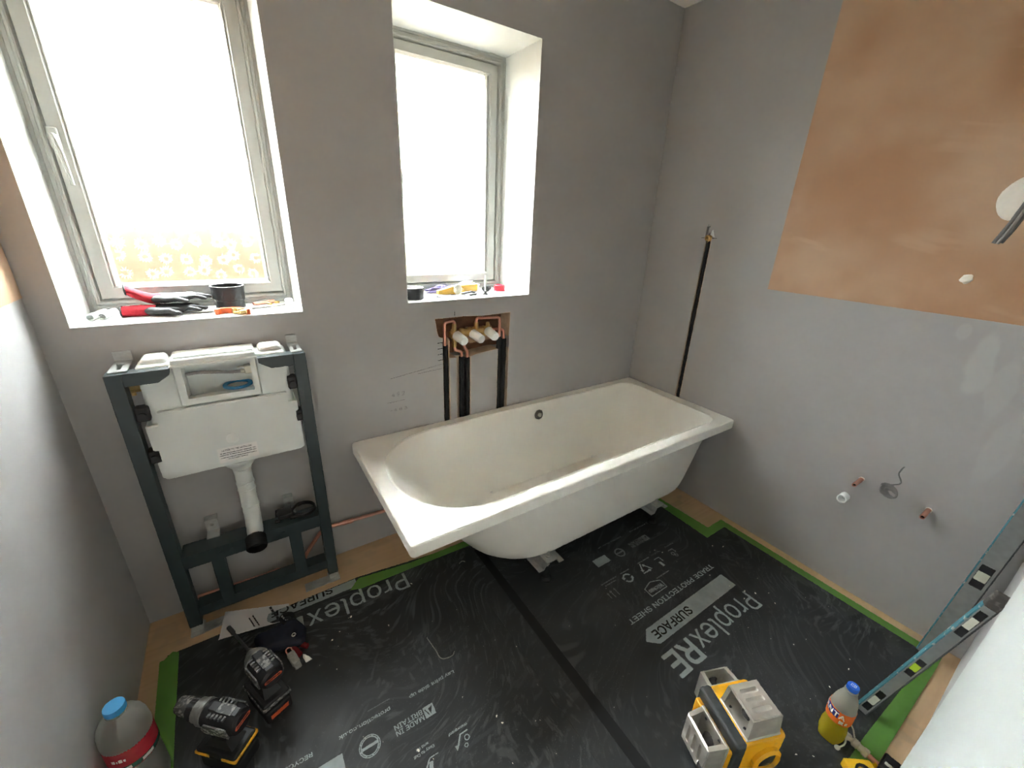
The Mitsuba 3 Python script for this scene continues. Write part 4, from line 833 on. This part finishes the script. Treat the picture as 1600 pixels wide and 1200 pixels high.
# ---------------------------------------------------------------- laser level
mat('m_laser_yellow', lambda p, n, uv: mix((0.80, 0.40, 0.015), (0.62, 0.32, 0.04), smoothstep(0.6, 0.8, fbm(p.x * 40, p.y * 40, p.z * 40, 3))), 0.35, 0.5)
mat('m_cast', lambda p, n, uv: C3((0.52, 0.49, 0.44)) * (0.85 + 0.25 * fbm(p.x * 50, p.y * 50, p.z * 50, 2)), 0.36, 0.5, 0.55)
mat('m_laser_dark', lambda p, n, uv: C3((0.040, 0.043, 0.045)) * (0.7 + 0.6 * fbm(p.x * 60, p.y * 60, p.z * 60, 2)), 0.55, 0.4)
mat('m_lens', (0.03, 0.028, 0.028), 0.08, 0.7)
k = thing('laser_level', 'yellow laser level with cast grey metal cages, standing on the floor sheet', 'laser level')
ML = basis((1.44, -1.40, Z0), (.93, -.367, 0), (-.367, -.93, 0))          # local z points down
ML[:3, 1] *= -1; ML[:3, 2] = (0, 0, 1)                                      # local y = away from the doorway
part(k, 'body', fuse(rbox(-.02, .115, -.040, .118, .012, .150, .012)), 'm_laser_yellow', 'yellow body', M=ML, smooth=50)
part(k, 'rubber_band', rbox(-.050, -.014, -.044, .120, .008, .154, .010), 'm_laser_dark', 'dark grey rubber band', M=ML, smooth=50)
part(k, 'side_block', rbox(-.064, -.045, -.036, .110, .012, .120, .006), 'm_laser_yellow', M=ML, smooth=50)
def cage(P):
    """a cast cage: base plate, end webs and an outer plate with three pressed slots. local x across, y along, z outwards"""
    w, l, h, t = P
    base = box(-w / 2 - .006, w / 2 + .006, -l / 2 - .006, l / 2 + .006, -.004, .004, .002)
    o = hull([(x, y, z) for z, s in ((h - .006, .97), (h, .90)) for x in (-w / 2 * s, w / 2 * s) for y in (-l / 2 * s, l / 2 * s)])
    o = cut(o, *[rbox(-w * .31, w * .31, yc - l * .075, yc + l * .075, h - .0050, h + .02, l * .065, 1) for yc in (-l * .24, 0, l * .24)])
    webs = [hull([(x, y, z) for z, s in ((0, 1.08), (h - .003, .97)) for x in (-w / 2 * s, w / 2 * s) for y in (e * l / 2 * s, e * (l / 2 * s - .007))]) for e in (-1, 1)]
    posts = [hull([(x, y, z) for z, s in ((0, 1.08), (h - .003, .97)) for x in (e * w / 2 * s, e * (w / 2 * s - .006)) for y in (f * l / 2 * s, f * (l / 2 * s - .012))]) for e in (-1, 1) for f in (-1, 1)]
    return join(base, o, *webs, *posts)
def cage_at(c, x, y, P, label):
    q = part(k, 'cage', cage(P), 'm_cast', label, M=ML @ basis(c, x, y), smooth=30)
    h = P[2]
    part(q, 'lens', lathe([(0, 0), (.020, 0), (.020, .006), (.012, h * .35), (.012, h * .75), (.020, h - .008), (0, h - .008)], n=28), 'm_lens', M=ML @ basis(c, x, y), smooth=40)
    for e in (-1, 1):
        for f in (-1, 1): part(q, 'screw', cyl((e * (P[0] / 2 - .008), f * (P[1] / 2 - .022), .004), (e * (P[0] / 2 - .008), f * (P[1] / 2 - .022), .0065), .0036, 10), 'm_laser_dark', M=ML @ basis(c, x, y))
cage_at((.042, .022, .151), (1, 0, 0), (0, 1, 0), (.096, .100, .070, .004), 'top cage of cast grey metal')
cage_at((-.065, .022, .078), (0, 0, 1), (0, 1, 0), (.110, .100, .054, .004), 'side cage of cast grey metal')
cage_at((.040, .119, .082), (0, 0, 1), (1, 0, 0), (.100, .098, .052, .004), 'rear cage of cast grey metal')
part(k, 'front_window', join(lathe([(.030, 0), (.044, 0), (.044, .012), (.036, .018), (.030, .012), (.030, 0)], (.062, -.038, .070), (.062, -1, .070), 36)), 'm_laser_yellow', M=ML)
part(k, 'front_lens', lathe([(0, 0), (.031, 0), (.031, .008), (.02, .013), (0, .015)], (.062, -.038, .070), (.062, -1, .070), 32), 'm_lens', 'dark round front lens', M=ML)
part(k, 'base', rbox(-.085, .112, -.036, .112, 0.0005, .016, .006), 'm_laser_dark', M=ML)
part(k, 'adjuster_knob', join(cyl((-.112, -.020, .018), (-.112, -.020, .052), .016, 20, .004), cyl((-.112, -.02, .034), (-.085, -.02, .034), .007, 12)), 'm_lens', 'black glossy knob', M=ML)

# ---------------------------------------------------------------- bottom right tools
k = thing('pipe_fitting', 'nickel plated tap connector with wings on a short copper pipe', 'pipe fitting')
mat('m_nickel', lambda p, n, uv: C3((0.66, 0.62, 0.52)) * (0.8 + 0.3 * fbm(p.x * 80, p.y * 80, p.z * 80, 2)), 0.30, 0.5, 0.6)
fa, fb = np.array([1.788, -1.548, .030]), np.array([1.783, -1.632, .024])
ax = (fb - fa) / np.linalg.norm(fb - fa); q = lambda t: fa + ax * t
part(k, 'body', join(cyl(q(0), q(.010), .005, 14), cyl(q(.008), q(.024), .0105, 6, .001), cyl(q(.022), q(.030), .008, 16), cyl(q(.029), q(.046), .0125, 20, .003), cyl(q(.045), q(.058), .0105, 16, .002), cyl(q(.056), q(.070), .0135, 6, .002)), 'm_nickel')
part(k, 'pipe', cyl(q(.068), q(.125), .0075, 16), 'm_copper', 'copper pipe')
part(k, 'wing', tube(smooth_path([q(.03) + (.010, 0, .004), q(.018) + (.030, 0, .008), q(.004) + (.040, 0, .006)], 5), .0022, 8), 'm_nickel')
part(k, 'wing', tube(smooth_path([q(.016) + (-.008, 0, 0), q(.020) + (-.028, 0, -.006), q(.014) + (-.044, 0, -.014)], 5), .0022, 8), 'm_nickel')
part(k, 'wing_tip', lathe([(0, 0), (.006, .001), (.008, .005), (.005, .010), (0, .011)], q(.014) + (-.040, .004, -.020), q(.014) + (-.056, .0, -.018), 14), 'm_nickel')
k = thing('tool_case', 'black tool handle at the bottom edge behind the tape measure', 'tool')
part(k, 'case', box(1.764, 1.822, -1.683, -1.642, Z0 + .0005, .046, .004), 'm_drill_black')
part(k, 'case_label', box(1.780, 1.790, -1.668, -1.650, .0455, .0468), 'm_label_white', 'white flash')
mat('m_tape_yellow', (0.80, 0.50, 0.02), 0.4, 0.5)
k = thing('tape_measure', 'yellow tape measure with a black badge on the floor next to the laser level', 'tape measure')
MT = np.eye(4); MT[:3, 0], MT[:3, 1], MT[:3, 2], MT[:3, 3] = (.8, -.6, 0), (0, 0, 1), (-.6, -.8, 0), (1.735, -1.600, Z0 + .0186)
prof = Polygon([(-.034, 0), (.034, 0), (.036, .01), (.034, .040), (.024, .060), (.004, .067), (-.016, .064), (-.031, .050), (-.036, .02)]).buffer(.002)
part(k, 'case', hull(np.vstack([prism(prof.buffer(-.003), -.017, .017, basis((0, 0, 0), (1, 0, 0), (0, 0, 1))).vertices, prism(prof, -.013, .013, basis((0, 0, 0), (1, 0, 0), (0, 0, 1))).vertices])), 'm_tape_yellow', M=MT @ at(0, 0, .004))
bd = part(k, 'badge', prism(Point(0, .033).buffer(.023), -.0178, .0178, basis((0, 0, 0), (1, 0, 0), (0, 0, 1))), 'm_drill_black', 'black round badge', M=MT @ at(0, 0, .004))
part(bd, 'badge_letter', join(*[moved(moved(meshkit.text_mesh('S', .026, .0005, True), at(-.008, .020, 0)), basis((0, s * .0179, 0), (s * -1, 0, 0), (0, 0, 1))) for s in (-1, 1)]), 'm_tape_yellow', 'yellow letter S', M=MT @ at(0, 0, .004))
part(k, 'tape_hook', join(box(.036, .056, -.008, .008, .006, .008), box(.054, .056, -.008, .008, .000, .012)), 'm_tape_yellow', M=MT)

# ---------------------------------------------------------------- the left sill
S1 = W1[2] + .0016
mat('m_glove_red', lambda p, n, uv: mix((0.42, 0.035, 0.045), (0.30, 0.02, 0.03), noise(p.x * 300, p.y * 300, p.z * 300)), 0.85, 0.15)
mat('m_glove_black', lambda p, n, uv: C3((0.030, 0.031, 0.031)) * (0.6 + 0.8 * fbm(p.x * 60, p.y * 60, p.z * 60, 3)), 0.6, 0.35)
def glove(label, M, lift):
    k = thing('work_glove', label, 'glove', None)
    def seg(P):
        o = None
        for a, b in zip(P, P[1:]):
            h = trimesh.convex.convex_hull(np.vstack([trimesh.creation.icosphere(2, a[3]).vertices * (1, 1, .62) + a[:3], trimesh.creation.icosphere(2, b[3]).vertices * (1, 1, .62) + b[:3]]))
            o = to_m(h) if o is None else o + to_m(h)
        return o
    palm = to_m(trimesh.convex.convex_hull(np.vstack([trimesh.creation.icosphere(2, r).vertices * (1, 1, .6) + c for c, r in (((0.02, -.026, .017), .020), ((.02, .026, .017), .020), ((.085, -.030, .017), .018), ((.085, .030, .017), .018))])))
    fing = [seg([(.085, y, .018, .0115), (.115 + dx, y * 1.12, .021, .0105), (.140 + dx * 1.6, y * 1.15, .014, .009)]) for y, dx in ((-.030, .0), (-.010, .010), (.011, .008), (.031, -.006))]
    th = seg([(.03, -.034, .018, .0125), (.060, -.056, .020, .012), (.088, -.066, .014, .010)])
    m = palm
    for f in fing + [th]: m = m + f
    t = from_m(m.refine_to_length(.006)); t = trimesh.smoothing.filter_taubin(t, iterations=12)
    v = t.vertices.copy(); v += (meshkit.noise(v * 60, 3)[:, None] - .5) * np.array([.002, .002, .006]); v[:, 2] = np.maximum(v[:, 2], .001); t.vertices = v
    part(k, 'hand', t, 'm_glove_black', 'black coated palm and fingers', M=M, smooth=True)
    a = np.linspace(0, 2 * math.pi, 28, endpoint=False)
    lv = [(np.column_stack([(.034 - .004 * s) * np.cos(a) * (1 + .04 * np.sin(3 * a + s)), (.0150 + .002 * math.sin(s * 3)) * np.sin(a)]), s) for s in np.linspace(0, 1, 8)]
    V = np.vstack([np.column_stack([np.full(28, .030 - .085 * s), o[:, 0], o[:, 1] + .0165 + lift * max(0, s - .25) ** 1.4]) for o, s in lv]); F = []
    V2 = np.vstack([V, V.mean(0) * 0 + V[-28:].mean(0) + (.02, 0, 0)])
    for i in range(7):
        for q in range(28): r = (q + 1) % 28; F += [(i * 28 + q, i * 28 + r, (i + 1) * 28 + r), (i * 28 + q, (i + 1) * 28 + r, (i + 1) * 28 + q)]
    for q in range(28): F.append((7 * 28 + q, 7 * 28 + (q + 1) % 28, len(V2) - 1))
    c = trimesh.Trimesh(V2, np.array(F), process=False); c.fix_normals()
    part(k, 'cuff', c, 'm_glove_red', 'red knitted cuff', M=M, smooth=50)
    part(k, 'cuff_hem', tube([(-.055, .031 * math.cos(t), .0165 + lift * .67 + .0155 * math.sin(t)) for t in a], .0022, 8, closed=True), 'm_glove_black', 'dark cuff hem', M=M)
glove('red and black work glove lying flat on the left window sill, under another', at(.222, .118, S1, .02), .0)
glove('red and black work glove with a raised cuff, on top of another on the sill', at(.238, .150, S1 + .030, .12), .050)
k = thing('pipe_coupling', 'black plastic pipe coupling standing on the left window sill', 'coupling')
part(k, 'coupling', lathe([(.040, .000), (.0445, .002), (.0445, .026), (.0465, .030), (.0475, .032), (.050, .068), (.0515, .074), (.0515, .078), (.0475, .078), (.045, .034), (.040, .030), (.040, .0)], (.452, .166, S1), (.452, .166, 2), 48), 'm_black_plastic')
k = thing('pipe_cutter', 'small orange pipe cutter with brass rollers near the front of the left sill', 'pipe cutter')
mat('m_orange_tool', (0.62, 0.10, 0.02), 0.4, 0.5)
MC = basis((.455, .036, S1), (.90, -.44, 0), (.44, .90, 0))
arc = [(.046 * math.cos(t), .026 * math.sin(t)) for t in np.linspace(.15, 3.3, 18)]
part(k, 'body', prism(LineString(arc).buffer(.0085), .0005, .018, MC) if False else moved(prism(LineString(arc).buffer(.0085).buffer(-.001), .0005, .018), MC), 'm_orange_tool', smooth=40)
part(k, 'roller', join(cyl((.005, .006, .002), (.005, .006, .020), .0075, 18, .001), cyl((.022, .000, .002), (.022, .000, .020), .0075, 18, .001), cyl((-.004, .016, .002), (-.004, .016, .017), .005, 12)), 'm_brass', 'brass rollers', M=MC)
part(k, 'knob', join(cyl((.028, -.012, .010), (.046, -.004, .010), .008, 14, .002), cyl((.010, -.014, .010), (.030, -.011, .010), .003, 10)), 'm_brass', 'brass knob', M=MC)
def sheet(pts, z, curl=0.0):
    return prism(Polygon(pts), z, z + .0006)
solo('paper_sheet', 'white folded paper lying at the front of the left window sill', 'paper', join(sheet([(.130, .012), (.395, .022), (.372, .085), (.150, .090)], S1), sheet([(.150, .030), (.385, .045), (.350, .100), (.165, .10)], S1 + .0012)), 'm_paper')
for i, (a, b) in enumerate((((.118, .165), (.098, .082)), ((.140, .170), (.124, .086)))):
    solo('plastic_tube', 'clear plastic tube lying at the left end of the left sill', 'tube', pipe_mesh((a[0], a[1], S1 + .0105), (b[0], b[1], S1 + .0105), .0098, .0014, 20), 'm_clear_cap', 'clear tubes on the left sill')
solo('pencil', 'thin grey rod between the paper and the orange pipe cutter', 'rod', join(cyl((.295, .105, S1 + .0055), (.415, .090, S1 + .0035), .0034, 10), cyl((.285, .106, S1 + .0057), (.297, .1048, S1 + .0055), .0052, 10, .001)), 'm_grey_metal')
solo('pencil', 'thin grey rod lying to the right of the black coupling', 'rod', cyl((.512, .105, S1 + .0035), (.622, .142, S1 + .0035), .0034, 10), 'm_grey_metal')
solo('pipe_offcut', 'short copper pipe offcut on the left sill behind the grey rod', 'pipe', join(pipe_mesh((.522, .172, S1 + .0065), (.590, .206, S1 + .0065), .0062, .001, 16), sleeve((.570, .196, S1 + .0065), (.592, .2065, S1 + .0065), .0082)), 'm_copper')
for x, y in ((.575, .168), (.600, .196)):
    solo('brass_olive', 'small brass ring lying beside the copper offcut on the left sill', 'ring', lathe([(.0055, 0), (.0085, .001), (.009, .004), (.0085, .007), (.0055, .008), (.0055, 0)], (x, y, S1), (x, y, 2), 20), 'm_brass', 'brass rings on the left sill')
solo('plastic_spacer', 'stack of small white plastic rings at the right end of the left sill', 'spacer', lathe([(0, 0), (.013, 0), (.013, .008), (.010, .010), (.014, .012), (.014, .020), (.010, .022), (.014, .024), (.014, .030), (.009, .034), (0, .034)], (.632, .092, S1), (.632, .092, 2), 24), 'm_pvc_white')

# ---------------------------------------------------------------- the right sill
S2 = W2[2] + .0016
def roll(label, x, y, r, h, m, core):
    k = thing('tape_roll', label, 'tape roll')
    part(k, 'tape', lathe([(r * .62, 0), (r - .001, 0), (r, .001), (r, h - .001), (r - .001, h), (r * .62, h), (r * .62, 0)], (x, y, S2), (x, y, 2), 40), m)
    part(k, 'core', lathe([(r * .56, .001), (r * .62, .001), (r * .62, h - .001), (r * .56, h - .001), (r * .56, .001)], (x, y, S2), (x, y, 2), 40), core)
roll('black tape roll at the left end of the right window sill', 1.102, .088, .047, .048, 'm_black_plastic', 'm_paper')
k = thing('red_cap', 'short red plastic cap at the right end of the right window sill', 'cap')
labels[k]['category'] = 'cap'
mat('m_red_plastic', (0.50, 0.02, 0.035), 0.35, 0.5)
part(k, 'cap', lathe([(0, 0), (.027, 0), (.028, .002), (.027, .026), (.022, .029), (.021, .026), (0, .024)], (1.575, .150, S2), (1.575, .150, 2), 32), 'm_red_plastic')
k = thing('yellow_clamp', 'yellow tool with a round metal wheel lying on the right window sill', 'tool')
mat('m_tool_yellow', lambda p, n, uv: mix((0.62, 0.36, 0.04), (0.42, 0.22, 0.03), fbm(p.x * 60, p.y * 60, p.z * 60, 2)), 0.4, 0.5)
MY = basis((1.235, .118, S2 + .0005), (1, .10, 0), (-.10, 1, 0))
part(k, 'handle', hull([(0, .0, .004), (0, .018, .004), (0, .0, .020), (0, .018, .020), (.085, -.004, .0), (.085, .022, .0), (.085, -.004, .038), (.085, .022, .038)]).subdivide(), 'm_tool_yellow', M=MY)
part(k, 'jaw', box(.125, .222, .012, .040, .004, .036, .004), 'm_tool_yellow', M=MY)
part(k, 'wheel', lathe([(0, 0), (.021, 0), (.022, .002), (.022, .010), (.018, .012), (.008, .012), (.007, .016), (0, .016)], (.096, .0, .022), (.096, -1, .022), 30), 'm_nickel', 'round metal wheel', M=MY)
part(k, 'spindle', join(cyl((.085, .012, .016), (.128, .026, .016), .006, 12), box(.115, .135, .0, .012, .010, .024, .002)), 'm_brass', M=MY)
solo('blue_cloth', 'crumpled violet blue cloth behind the yellow tool on the right sill', 'cloth', moved(trimesh.Trimesh(*(lambda s: ((lambda v: np.column_stack([v[:, 0] * .075, v[:, 1] * .028, np.maximum(v[:, 2], -.2) * .024 + .006]))(s.vertices * (1 + .6 * (meshkit.noise(s.vertices * 3.1, 9)[:, None] - .5))), s.faces))(trimesh.creation.icosphere(4, 1.0)), process=False), at(1.290, .200, S2, .08)), mat('m_cloth_blue', (0.12, 0.11, 0.22), 0.9, 0.1), smooth=True)
solo('clear_bag', 'crumpled clear plastic bag behind the yellow tool on the right sill', 'bag', moved(trimesh.Trimesh(*(lambda s: ((lambda v: np.column_stack([v[:, 0] * .055, v[:, 1] * .030, np.maximum(v[:, 2], -.15) * .036 + .006]))(s.vertices * (1 + .8 * (meshkit.noise(s.vertices * 4.3, 4)[:, None] - .5))), s.faces))(trimesh.creation.icosphere(3, 1.0)), process=False), at(1.430, .205, S2, .0)), mat('m_bag', (0.70, 0.72, 0.74), 0.25, 0.6), smooth=False)
k = thing('wall_bolt', 'upright steel bolt on a dark base near the front of the right sill', 'bolt')
part(k, 'shank', join(cyl((1.450, .072, S2 + .014), (1.450, .072, S2 + .088), .0038, 12), *[lathe([(.0037, 0), (.0046, .0011), (.0037, .0022)], (1.450, .072, S2 + .016 + .003 * i), (1.450, .072, 2), 10) for i in range(18)]), 'm_steel')
part(k, 'base', join(cyl((1.450, .072, S2), (1.450, .072, S2 + .004), .014, 18), cyl((1.450, .072, S2 + .003), (1.450, .072, S2 + .016), .007, 6)), 'm_drill_black')
solo('hose_fitting', 'dark ribbed fitting beside the red cap on the right sill', 'fitting', lathe([(0, 0), (.012, 0), (.014, .004), (.014, .012), (.011, .014), (.011, .018), (.014, .020), (.014, .032), (.009, .036), (.009, .050), (0, .050)], (1.478, .135, S2 + .0145), (1.535, .160, S2 + .0145), 22), 'm_laser_dark')
solo('hose_fitting', 'dark folded strip lying in front of the yellow tool on the right sill', 'strip', tube(smooth_path([(1.345, .098, S2 + .004), (1.385, .094, S2 + .012), (1.405, .085, S2 + .006), (1.395, .070, S2 + .004), (1.365, .068, S2 + .004)], 6), .0042, 8), 'm_drill_black')
rg = random.Random(5)
for i in range(14):
    x, y, a = 1.21 + .024 * i % .19 + rg.uniform(-.008, .008) + .010 * (i % 3), .055 + .036 * rg.random(), rg.uniform(0, 6.28)
    d = np.array([math.cos(a), math.sin(a), 0])
    c = np.array([x, y, S2 + .0030])
    solo('loose_screw', 'small loose screw among the bits in front of the yellow tool', 'screw', join(cyl(c, c + d * .022, .0017, 8), lathe([(0, 0), (.0034, 0), (.0032, .0012), (.0016, .0030)], c - d * .001, c + d, 10)), 'm_steel' if i % 3 else 'm_drill_black', 'loose screws on the right sill')
solo('loose_washer', 'dark washer at the left end of the bits on the right sill', 'washer', lathe([(.006, 0), (.013, 0), (.013, .002), (.006, .002), (.006, 0)], (1.212, .070, S2), (1.212, .070, 2), 20), 'm_drill_black')

# ---------------------------------------------------------------- crumbs on the sheets
rg = np.random.default_rng(11); C = []
spots = [(2.04, -1.05), (2.07, -1.10), (2.03, -1.12), (2.10, -1.13), (2.02, -.97), (2.15, -1.16), (2.12, -1.20), (1.93, -1.47), (2.06, -1.48), (1.99, -1.33), (1.52, -1.53), (1.62, -1.50), (1.66, -1.53), (.58, -.40), (.55, -.42), (.86, -.84), (1.32, -.83), (.62, -.36), (.88, -.33), (.93, -.97), (1.02, -1.02), (.925, -.945), (.63, -.36), (.74, -.47), (2.20, -.87), (2.24, -.90), (1.93, -.74), (1.95, -.77), (2.29, -.83)]
spots += [(rg.uniform(.45, 2.3), rg.uniform(-1.5, -.3)) for _ in range(90)]
spots = [q for q in spots if math.hypot(q[0] - 1.44, q[1] + 1.40) > .19 and math.hypot(q[0] - 1.385, q[1] + .6) > .05]
for i, (x, y) in enumerate(spots):
    s = (.0016 + .0020 * rg.random()) if i < 29 else (.0006 + .0010 * rg.random() ** 2)
    m = trimesh.creation.icosphere(0, 1.0); m.vertices *= (s * rg.uniform(.6, 1.8), s * rg.uniform(.5, 1.1), s * .6); m.apply_transform(at(x, y, Z0 + .0008 + s * .62, rg.uniform(0, 6.28))); C.append(m)
solo('plaster_crumbs', 'white plaster crumbs and dust scattered over the black floor sheets', 'crumbs', join(*C), 'm_filler', smooth=False, kind='stuff')
for lab, P in (('pale plastic strip lying on the left floor sheet, bent to a hook', [(.842, -.590), (.850, -.650), (.856, -.690), (.890, -.700), (.905, -.690)]), ('short pale shaving on the left floor sheet near the bath end', [(1.10, -.335), (1.118, -.330), (1.128, -.340)])):
    solo('plastic_strip', lab, 'strip', tube([(x, y, Z0 + .0022) for x, y in smooth_path([(a, b, 0) for a, b in P], 5)[:, :2]], .0018, 6), mat('m_strip', (0.20, 0.20, 0.17), 0.6, 0.3) if 'm_strip' not in scene else 'm_strip')

# ---------------------------------------------------------------- raised flower relief of the obscured glass
scene['m_petal'] = {'type': 'principledthin', 'base_color': rgb(0.97, 0.98, 0.96), 'roughness': 0.42, 'spec_trans': 1.0, 'diff_trans': 0.0, 'eta': 1.5}
rg = random.Random(21)
for win, yy, (gx0, gx1, gz0, gz1) in (('window_1', .235 + .0252, (.160, .577, 1.196, 2.019)), ('window_2', .262 + .0252, (1.153, 1.545, 1.193, 2.021))):
    V, F = [], []
    nx, nz = 8, 16
    for i in range(nx):
        for j in range(nz):
            cx, cz = gx0 + (i + .5 + rg.uniform(-.22, .22)) * (gx1 - gx0) / nx, gz0 + (j + .5 + rg.uniform(-.22, .22)) * (gz1 - gz0) / nz
            a0 = rg.uniform(0, 6.28)
            for q in range(14):
                a = a0 + q * 2 * math.pi / 14; r0, r1, w = .006, .021 * rg.uniform(.85, 1.1), .0014
                p = [(r0, 0), ((r0 + r1) / 2, w), (r1, 0), ((r0 + r1) / 2, -w)]
                P = [(cx + u * math.cos(a) - v * math.sin(a), cz + u * math.sin(a) + v * math.cos(a)) for u, v in p]
                if all(gx0 < x < gx1 and gz0 < z < gz1 for x, z in P):
                    b = len(V); V += [(x, yy, z) for x, z in P] + [(cx + (r0 + r1) / 2 * math.cos(a), yy - .0007, cz + (r0 + r1) / 2 * math.sin(a))]
                    F += [(b, b + 1, b + 4), (b + 1, b + 2, b + 4), (b + 2, b + 3, b + 4), (b + 3, b, b + 4)]
    part(win + '__pane', 'flower_relief', trimesh.Trimesh(np.array(V), np.array(F), process=False), 'm_petal', 'raised flower petals in the glass', smooth=False, kind='stuff')
